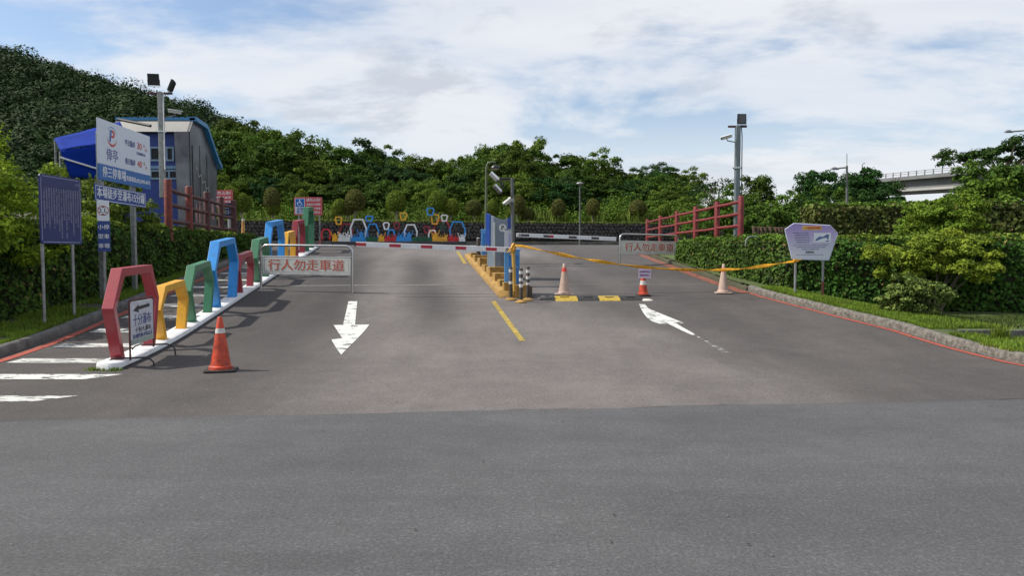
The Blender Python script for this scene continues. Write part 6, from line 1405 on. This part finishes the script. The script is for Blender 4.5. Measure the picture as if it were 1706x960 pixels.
# ------------------------------------------------------------------ hut
def hut():
    x1 = -12.0; yf = 27.7; yb = 30.1; zb = 1.9; z = lambda py, Y=yf: CAM_Z + (425 - py) / FPX * Y; x0 = (196 - 853) / FPX * 27.9
    root = thing('metal_hut', ((x0 + x1) / 2, (yf + yb) / 2, zb), 'faceted metal booking hut with blue trim, windows and a scuffed silver side', 'hut')
    silver = mat('weathered_silver_sheet', (0.15, 0.155, 0.17), 0.35, 0.6, var=0.4, scale=1.1, col2=(0.07, 0.07, 0.085), dirt=0.7, bump=0.5, bscale=2.2)
    ztop = z(199); zf = z(221)
    side = [(yf, zb), (yf, zf), (yf + 0.35, ztop), (yf + 1.35, ztop - 0.12), (yb, z(270, 30)), (yb + 0.15, z(285, 30)), (yb, zb)]
    b = MB(); vs = [Vector((x1, y, q)) for y, q in side] + [Vector((x1 - 0.08, y, q)) for y, q in side]; n = len(side)
    b.add(vs, [tuple(range(n)), tuple(reversed(range(n, 2 * n)))] + [(i, (i + 1) % n, n + (i + 1) % n, n + i) for i in range(n)]); b.build('side_wall', silver, root)
    b = MB(); vs = [Vector((x0, y, q)) for y, q in side] + [Vector((x0 + 0.08, y, q)) for y, q in side]; b.add(vs, [tuple(range(n)), tuple(reversed(range(n, 2 * n)))] + [(i, (i + 1) % n, n + (i + 1) % n, n + i) for i in range(n)]); b.build('side_wall', silver, root)
    F = Frame((x0, yf, 0), (1, 0, 0)); W = x1 - x0
    b = MB(); b.add([(x0, yf, zf), (x1 + 0.02, yf, zf), (x1 + 0.02, yf + 0.35, ztop), (x0, yf + 0.35, ztop), (x0, yf + .06, zf), (x1 + .02, yf + .06, zf)], [(0, 1, 2, 3), (4, 5, 2, 3), (0, 1, 5, 4)]); b.build('sloped_fascia', mat('cream_fascia', (0.30, 0.29, 0.265), 0.6, var=0.12, scale=1.2, dirt=0.25), root)
    xs0 = (300 - 853) / FPX * yf
    b = MB(); b.prism([(xs0 - x0, zb), (W, zb), (W, zf), (xs0 - x0 - 0.12, zf)], F, -0.06, 0.004); b.build('corner_panel', silver, root)
    wall = mat('blue_hut_wall', (0.010, 0.04, 0.24), 0.5, var=0.15, scale=2); b = MB(); b.prism(rect(0, zb, xs0 - x0 - 0.10, zf - 0.002), F, -0.45, -0.30); b.build('front_wall', wall, root)
    b = MB(); b.prism(rect(0, z(281), xs0 - x0, z(276)), F, -0.30, -0.22); b.build('sill_band', mat('pale_blue_trim', (0.16, 0.30, 0.45), 0.5), root)
    for (a, c, t, bt) in ((254, 295, 246, 270), (222, 252, 246, 270), (254, 302, 284, 300)):
        ax_, cx_ = (a - 853) / FPX * 28 - x0, (c - 853) / FPX * 28 - x0; w0, w1 = z(bt, 28), z(t, 28)
        wd = thing if False else None
        b = MB(); e = 0.07
        for q in (rect(ax_, w0, cx_, w0 + e), rect(ax_, w1 - e, cx_, w1), rect(ax_, w0 + e, ax_ + e, w1 - e), rect(cx_ - e, w0 + e, cx_, w1 - e), rect((ax_ + cx_) / 2 + 0.15, w0 + e, (ax_ + cx_) / 2 + 0.15 + e, w1 - e)): b.prism(q, F, -0.30, -0.24)
        fr_ = b.build('window', mat('window_frame_blue', (0.20, 0.30, 0.42), 0.5), root)
        b = MB(); b.prism(rect(ax_ + e, w0 + e, cx_ - e, w1 - e), F, -0.29, -0.275); b.build('pane', mat('dark_window_pane', (0.012, 0.015, 0.02), 0.3, var=0.0, spec=0.2), fr_)
    # blue roof edge trims
    trim = mat('bright_blue_trim', (0.03, 0.20, 0.42), 0.4, var=0.1); b = MB()
    b.prism(rect(0, ztop - 0.02, W + 0.1, ztop + 0.07), Frame((x0, yf + 0.33, 0), (1, 0, 0)), -0.12, 0.03)
    k = int(W / 0.22)
    for i in range(k): b.prism(rect(i * 0.22, ztop + 0.07, i * 0.22 + 0.12, ztop + 0.10), Frame((x0, yf + 0.33, 0), (1, 0, 0)), -0.1, 0.02)
    pl = [(yf + 0.30, ztop + 0.02), (yf + 1.35, ztop - 0.10), (yb + 0.02, z(270, 30) + 0.03), (yb + 0.35, z(279, 30.2))]
    for p, q in zip(pl[:-1], pl[1:]):
        b.add([(x1 - 0.1, p[0], p[1] + .09), (x1 + 0.16, p[0], p[1] + .09), (x1 + 0.16, q[0], q[1] + .09), (x1 - 0.1, q[0], q[1] + .09), (x1 - 0.1, p[0], p[1] - .07), (x1 + 0.16, p[0], p[1] - .07), (x1 + 0.16, q[0], q[1] - .07), (x1 - 0.1, q[0], q[1] - .07)], [(0, 1, 2, 3), (4, 5, 6, 7), (0, 1, 5, 4), (1, 2, 6, 5), (2, 3, 7, 6), (3, 0, 4, 7)])
    b.build('roof_trim', trim, root)
    b = MB(); b.add([(x0, yf + 0.35, ztop - .01), (x1, yf + 0.35, ztop - .01), (x1, yf + 1.35, ztop - 0.13), (x0, yf + 1.35, ztop - 0.13), (x1, yb, z(270, 30)), (x0, yb, z(270, 30))], [(0, 1, 2, 3), (3, 2, 4, 5)]); b.build('roof', silver, root)
    b = MB(); vs = [Vector((x1 + 0.004, y, 0)) for y in (0,)]; 
    b.box((x1 + 0.012, 27.95, 3.9), (0.02, 0.03, 3.4)); b.box((x1 + 0.012, 28.6, 3.9), (0.012, 0.012, 3.6)); b.box((x1 + 0.012, 29.25, 3.8), (0.012, 0.012, 3.2)); b.build('wall_seam', BLACKM, root)
    # dull pink patches painting the streaky reflections on the silver, and scrawl
    Fs = Frame((x1, yf + 0.2, 0), (0, 1, 0)); pk = mat('pink_reflection_patch', (0.50, 0.27, 0.24), 0.6, var=0.4, scale=5); b = MB(); rs_ = random.Random(8)
    for (a, c, w, h) in ((0.55, 2.6, 0.25, 1.1), (1.15, 2.5, 0.28, 1.2), (1.75, 2.9, 0.2, 0.9), (0.25, 2.7, 0.14, 0.8)):
        b.prism([(a + rs_.uniform(-.05, .05), c), (a + w, c + rs_.uniform(0, .2)), (a + w * rs_.uniform(.8, 1.1), c + h * .6), (a + w * .6, c + h), (a + w * .2, c + h * .85), (a - .03, c + h * .4)], Fs, 0.002, 0.004)
    b.build('reflection_patches', pk, root)
    b = MB(); pts = [Fs.p(0.35 + 0.11 * i, 4.75 - 0.07 * i + 0.16 * math.sin(i * 2.1), 0.006) for i in range(12)]; b.tube(pts, 0.018, 5); b.build('scrawl', mat('pale_scrawl', (0.45, 0.45, 0.42), 0.6), root)
    b = MB(); b.tube([P(197, 198.5, 27.2), P(251, 209.5, 26.6)], 0.05, 8); b.build('awning_arm', BLACKM, root)
hut()
# blue tarpaulin canopy
def tarp():
    m = mat('blue_tarpaulin', (0.005, 0.028, 0.24), 0.8, var=0.15, scale=1.5, spec=0.08); root = thing('tarpaulin_canopy', P(130, 300, 23), 'bright blue tarpaulin canopy stretched beside the metal hut', 'canopy')
    def grid(c00, c10, c11, c01, sag, nm, nx_=14, ny_=8):
        V = []
        for j in range(ny_ + 1):
            for i in range(nx_ + 1):
                s, t = i / nx_, j / ny_; p = c00.lerp(c10, s).lerp(c01.lerp(c11, s), t); V.append([p.x, p.y, p.z - sag * math.sin(PI * s) * math.sin(PI * t) + 0.006 * math.sin(s * 14 + t * 5)])
        Fc = [[j * (nx_ + 1) + i, j * (nx_ + 1) + i + 1, (j + 1) * (nx_ + 1) + i + 1, (j + 1) * (nx_ + 1) + i] for j in range(ny_) for i in range(nx_)]; o = mesh_np(nm, V, Fc, m, root, smooth=True); so = o.modifiers.new('t', 'SOLIDIFY'); so.thickness = 0.01
    grid(P(90, 231, 22), P(200, 203, 24), P(215, 232, 21.5), P(100, 250, 20.5), 0.03, 'roof_sheet'); grid(P(100, 251, 20.5), P(215, 233, 21.5), P(215, 300, 21.6), P(118, 296, 20.6), 0.0, 'side_sheet')
    for (x, y, Y) in ((92, 233, 22), (100, 252, 20.6), (158, 246, 21.2)): q = P(x, y, Y); pole(root, q.x, q.y, 1.8, q.z, 0.03, GALV, 'canopy_pole')
    b = MB(); b.tube([P(100, 262, 20.45), P(165, 282, 21.0)], 0.025, 8); b.build('guy_bar', WHITEP, root)
tarp()

# ------------------------------------------------------------------ red signs, bollard far up the ramp
def red_sign(x0, x1, y0, y1, Y, label, wheel, posts, lab=None):
    A = P(x0, y1, Y); B = P(x1, y0, Y); W = B.x - A.x; H = B.z - A.z; root = thing('parking_notice', (A.x + W / 2, Y, float(prof(Y))), label, 'sign', 'red no-parking notices'); F = Frame(A, (1, 0, 0)); rd = mat('red_sign_sheet', (0.55, 0.05, 0.06), 0.45, var=0.05)
    b = MB(); b.prism(rect(0, 0, W, H), F, -0.03, 0.0); b.build('panel', rd, root, bevel=0.004)
    b = MB(); e = 0.02; w = 0.012
    for q in (rect(e, e, W - e, e + w), rect(e, H - e - w, W - e, H - e), rect(e, e + w, e + w, H - e - w), rect(W - e - w, e + w, W - e, H - e - w)): b.prism(q, F, 0.0005, 0.002)
    b.build('border', mat('pinkish_border', (0.62, 0.35, 0.36), 0.5), root)
    a = W * 0.42 if wheel else 0.05; wl = W - a - 0.05
    if wheel:
        b = MB(); b.prism(rect(0.05, 0.06, W * 0.39, H - 0.06), F, 0.0005, 0.003); b.build('white_panel', WHITES, root)
        bx0, bx1, by0, by1 = 0.075, W * 0.39 - 0.03, H * 0.46, H - 0.08; b = MB(); b.prism(rect(bx0, by0, bx1, by1), F, 0.0032, 0.005); b.build('blue_panel', mat('wheelchair_blue', (0.01, 0.15, 0.50), 0.4), root)
        cx_, cy_ = (bx0 + bx1) / 2, (by0 + by1) / 2; k = (by1 - by0) / 2; b = MB()
        b.prism(disc(cx_ - .1 * k, cy_ + .72 * k, .13 * k, 14), F, 0.0052, 0.0065)
        for p, q in (((-.1, .55), (-.05, .0)), ((-.07, .0), (.35, .0)), ((.35, .0), (.5, -.55)), ((.5, -.55), (.7, -.5)), ((-.08, .28), (.25, .26))): b.tube([F.p(cx_ + p[0] * k, cy_ + p[1] * k, 0.006), F.p(cx_ + q[0] * k, cy_ + q[1] * k, 0.006)], 0.085 * k, 6)
        b.tube([F.p(cx_ + (-.08 + .5 * math.cos(R(t))) * k, cy_ + (-.25 + .5 * math.sin(R(t))) * k, 0.006) for t in range(125, 341, 18)], 0.07 * k, 6); b.build('wheelchair_symbol', INKW, root)
        text('身障', F, W * 0.215, H * 0.335, 0.16, SBLUE, root, off=0.0032, bold=0.02, fit=W * 0.25); text('專用', F, W * 0.215, H * 0.16, 0.16, SBLUE, root, off=0.0032, bold=0.02, fit=W * 0.25)
    for i, (t, q) in enumerate((('請勿占用!', 0.83), ('違者依法處理', 0.59), ('限停上下客車', 0.36), ('感謝您配合', 0.15))):
        text(t, F, a + wl / 2, H * q, H * (0.2 if i == 0 else 0.15), INKW, root, off=0.0006, bold=0.025, fit=wl * 0.92, res=1)
    for px in posts:
        q = P(px, 370, Y); pole(root, q.x, Y + 0.06, float(prof(Y)) - 0.1, A.z + H * 0.9, 0.035, GALV, 'post')
        if px == 532:
            zz_ = P(532, 378, Y).z
            for k in range(5): b = MB(); b.lathe((q.x, Y + 0.06, zz_ - k * 0.11), [(0.038, 0), (0.038, 0.035)], 12); b.build('black_wrap', BLACKM, root, smooth=True)
            b = MB(); b.lathe((q.x, Y + 0.06, float(prof(Y))), [(0.045, 0), (0.045, zz_ - 0.62 - float(prof(Y)))], 12); b.build('red_sleeve', mat('red_sleeve', (0.38, 0.08, 0.06), 0.6, var=0.2), root, smooth=True)
red_sign(490, 536.5, 328.5, 358.5, 34.5, 'red notice with a blue and white wheelchair symbol behind the tallest green arch', True, (497.5, 532))
red_sign(352, 387.5, 317, 347, 36, 'plain red notice with white characters half hidden by the maroon log fence', False, (357, 383))
root = thing('direction_sign', P(384, 392, 30.5), 'small dark blue sign on a thin pale post by the maroon log fence', 'sign')
A = P(374.5, 360, 30.5); F = Frame(A, (1, 0, 0)); s = 30.5 / FPX; b = MB(); b.prism(rect(0, 0, 19 * s, 21.5 * s), F, -0.02, 0.0); b.build('panel', mat('dusk_blue_panel', (0.04, 0.055, 0.14), 0.45), root)
text('出\n口', F, 4 * s, 10.5 * s, 0.17, INKW, root, off=0.001, bold=0.02, lead=1.3); text('停車場', F, 12.5 * s, 14 * s, 0.12, INKW, root, off=0.001, bold=0.01, fit=10 * s); text('請右轉', F, 12.5 * s, 6 * s, 0.1, INKG, root, off=0.001, fit=10 * s)
q = P(380, 360, 30.5); pole(root, q.x, 30.54, float(prof(30.5)), q.z + 0.3, 0.028, WHITEP, 'post')
q = G(405.5, 396, 0.0); q = P(405.5, 397, 33.8); root = thing('tall_marker', (q.x, q.y, q.z), 'tall thin faded orange marker post with a flared foot near the stone wall', 'marker post')
oy = mat('faded_orange_post', (0.62, 0.30, 0.07), 0.55, var=0.25, scale=6, dirt=0.3); b = MB(); b.lathe(q, [(0.24, 0), (0.22, 0.03), (0.12, 0.08), (0.085, 0.2), (0.06, 0.78)], 18); b.build('marker_body', oy, root, smooth=True)
b = MB(); b.lathe(q + Vector((0, 0, 0.78)), [(0.062, 0), (0.055, 0.10)], 18); b.build('white_tip', REFL, root, smooth=True)

# dark speed table / rubber strip at the far end of the plinth and dark far bollard by the slim machine
q = P(797, 437, 25.3); root = thing('bollard', (q.x, q.y, float(prof(25.3)) + 0.15), 'dusty brown bollard at the far end of the island', 'bollard'); b = MB(); b.lathe(root.location, [(0.11, 0), (0.09, 0.04), (0.075, 0.06), (0.07, 0.62), (0.05, 0.66)], 16); b.build('post', BROWNP, root, smooth=True)
b = MB(); b.lathe(root.location + Vector((0, 0, 0.66)), [(0.045, 0), (0.04, 0.03)], 14); b.build('cap', REFL, root, smooth=True)

# ------------------------------------------------------------------ lantern festival sculpture
def lantern_row():
    Y = 40.3; s = Y / FPX; root = thing('lantern_sculpture', P(665, 405, Y), 'colourful metal sculpture of cheering crowds and lantern outlines in front of the stone wall', 'sculpture')
    F = Frame(P(520, 405, Y), (1, 0, 0)); k = s / 6.093
    L = lambda x, y: (x * k, ((405 - 320) * 6.093 - y) * k)
    C = dict(r=SREDP, d=DREDP, y=YELP, w=WHITEP, b=BLUP, g=SGRN)
    def ring(poly, w, col, dep, name, closed=True):
        """flat bar frame following a polygon, inner edge inset by w"""
        n = len(poly); cx_ = sum(p[0] for p in poly) / n; cy_ = sum(p[1] for p in poly) / n; ins = []
        for i in range(n):
            p = Vector(poly[i]); a = Vector(poly[i - 1]) if (closed or i > 0) else None; c = Vector(poly[(i + 1) % n]) if (closed or i < n - 1) else None
            def nrm(d): v = Vector((-d.y, d.x)).normalized(); return v if v.dot(Vector((cx_, cy_)) - p) > 0 else -v
            if a is not None and c is not None:
                n1_, n2_ = nrm(p - a), nrm(c - p); m_ = (n1_ + n2_); m_ = m_ / max(m_.length, .3); ins.append(p + m_.normalized() * w / max(0.5, m_.normalized().dot(n1_)))
            else: ins.append(p + nrm((c - p) if a is None else (p - a)) * w)
        b = MB(); vs = [F.p(p[0], p[1], d) for d in (dep, dep + 0.09) for p in list(poly) + [tuple(q) for q in ins]]; m2 = 2 * n; fs = []
        for i in range(n if closed else n - 1):
            j = (i + 1) % n; fs += [(i, j, n + j, n + i), (m2 + i, m2 + n + i, m2 + n + j, m2 + j), (i, m2 + i, m2 + j, j), (n + i, n + j, m2 + n + j, m2 + n + i)]
        if not closed: fs += [(0, n, m2 + n, m2), (n - 1, m2 + n - 1, m2 + 2 * n - 1, 2 * n - 1)]
        b.add(vs, fs); return b.build(name, C[col], root)
    def lantern(x0, y0, x1, y1, col, dep, rot=0.0, w=13):
        W = x1 - x0; H = y1 - y0; p = [(x0 + W * .2, y1), (x1 - W * .2, y1), (x1, y0 + H * .28), (x1 - W * .18, y0), (x0 + W * .18, y0), (x0, y0 + H * .28)]; cx_, cy_ = (x0 + x1) / 2, (y0 + y1) / 2; c, q = math.cos(rot), math.sin(rot)
        ring([L(cx_ + (a - cx_) * c - (b_ - cy_) * q, cy_ + (a - cx_) * q + (b_ - cy_) * c) for a, b_ in p], w * k, col, dep, 'lantern_frame')
    def arch2(x0, y0, x1, y1, col, dep, w=14, f0=0.1, f1=0.1):
        W = x1 - x0; H = y1 - y0; ring([L(*p) for p in [(x0 + W * f0, y1), (x0, y0 + H * .42), (x0 + W * .22, y0), (x1 - W * .22, y0), (x1, y0 + H * .42), (x1 - W * f1, y1)]], w * k, col, dep, 'lantern_frame', False)
    arch2(85, 372, 192, 488, 'r', -0.10); lantern(222, 248, 305, 333, 'y', -0.22); arch2(262, 316, 408, 500, 'd', -0.34); arch2(380, 272, 555, 500, 'w', -0.12); lantern(522, 238, 612, 300, 'b', -0.46); arch2(540, 318, 672, 500, 'b', -0.34)
    lantern(712, 305, 784, 383, 'w', -0.20); lantern(816, 303, 884, 378, 'd', -0.32); arch2(756, 376, 842, 500, 'b', -0.14); lantern(882, 206, 964, 287, 'y', -0.2); arch2(926, 326, 1070, 505, 'w', -0.12)
    lantern(1124, 343, 1192, 418, 'd', -0.22); arch2(1172, 383, 1266, 505, 'w', -0.12); lantern(1153, 156, 1240, 240, 'b', -0.2); lantern(1194, 222, 1288, 328, 'y', -0.34, 0.1); lantern(1300, 228, 1377, 300, 'w', -0.2)
    arch2(1215, 283, 1402, 505, 'r', -0.46); lantern(1285, 330, 1345, 385, 'g', -0.58, w=11); arch2(1385, 296, 1558, 500, 'b', -0.22)
    # thin stems that carry the floating lanterns
    b = MB()
    for x, y, d in ((262, 335, -.2), (567, 300, -.44), (748, 384, -.18), (850, 378, -.3), (923, 288, -.18), (1158, 418, -.2), (1196, 240, -.18), (1238, 328, -.32), (1340, 302, -.18), (1315, 386, -.56)): a, q = L(x, y); b.tube([F.p(a, q, d + .045), F.p(a, L(x, 500)[1], d + .045)], 0.016, 6)
    b.build('support_stems', BLACKM, root)
    rs_ = random.Random(12)
    def crowd(x0, x1, top, col, n, big=None):
        b = MB(); W = x1 - x0; q = [0.0]
        def pr(poly):
            q[0] += 0.0011; b.prism([L(*p) for p in poly], F, -q[0], 0.05 + q[0])
        pr([(x0, 502), (x1, 502), (x1 - 2, 470), (x1 - W * .2, 462), (x0 + W * .5, 466), (x0 + W * .15, 460), (x0 + 2, 468)])
        for i in range(n):
            c = x0 + W * (i + 0.5) / n + rs_.uniform(-3, 3); ht = top + rs_.uniform(8, 38); bw = W / n * 0.42; hr = 9.5
            pr([(c - bw, 485), (c + bw, 485), (c + bw * .9, ht + 32), (c + 5, ht + 22), (c - 5, ht + 22), (c - bw * .9, ht + 32)]); pr([(c + hr * .85 * math.cos(t * .785), ht + 13 + hr * 1.15 * math.sin(t * .785)) for t in range(8)])
            for sg in (-1, 1):
                if rs_.random() < 0.75:
                    ex = c + sg * rs_.uniform(12, 20); ey = ht + rs_.uniform(-16, 4); pr([(c + sg * bw * .85, ht + 36), (c + sg * bw * .5, ht + 28), (ex - 2.5, ey), (ex + 3, ey - 1)]); pr([(ex + 4 * math.cos(t * 1.05), ey - 2 + 5 * math.sin(t * 1.05)) for t in range(6)])
        if big:
            for c, ht in big:
                pr([(c - 18, 490), (c + 18, 490), (c + 17, ht + 45), (c + 6, ht + 30), (c - 6, ht + 30), (c - 17, ht + 45)]); pr([(c + 10 * math.cos(t * .785), ht + 20 + 12 * math.sin(t * .785)) for t in range(8)])
                for sg in (-1, 1): pr([(c + sg * 17, ht + 50), (c + sg * 9, ht + 38), (c + sg * 32, ht + 16), (c + sg * 37, ht + 20)]); pr([(c + sg * 33, ht + 22), (c + sg * 38, ht + 18), (c + sg * 44, ht - 12), (c + sg * 38, ht - 12)])
        b.build('crowd_silhouette', C[col], root)
    crowd(205, 268, 420, 'y', 1, [(233, 412)]); crowd(266, 390, 400, 'w', 5); crowd(392, 552, 418, 'b', 5, [(500, 392)]); crowd(553, 668, 440, 'g', 6); crowd(668, 734, 425, 'y', 1, [(702, 420)])
    crowd(734, 850, 425, 'r', 6); crowd(850, 1010, 415, 'b', 5, [(985, 398)]); crowd(1010, 1218, 445, 'g', 9); crowd(1216, 1372, 425, 'y', 6, [(1250, 398)]); crowd(1373, 1490, 430, 'r', 6); crowd(1486, 1552, 430, 'w', 1, [(1518, 425)])
    b = MB(); a0, b0 = L(195, 502); a1, _ = L(1560, 502); b.prism(rect(a0, b0 - 0.18, a1, b0 + 0.0), F, -0.72, 0.12); b.build('dark_plinth', mat('dark_plinth_paint', (0.04, 0.04, 0.045), 0.6), root, bevel=0.01)
    # frame and dark floor box reach the ground
lantern_row()
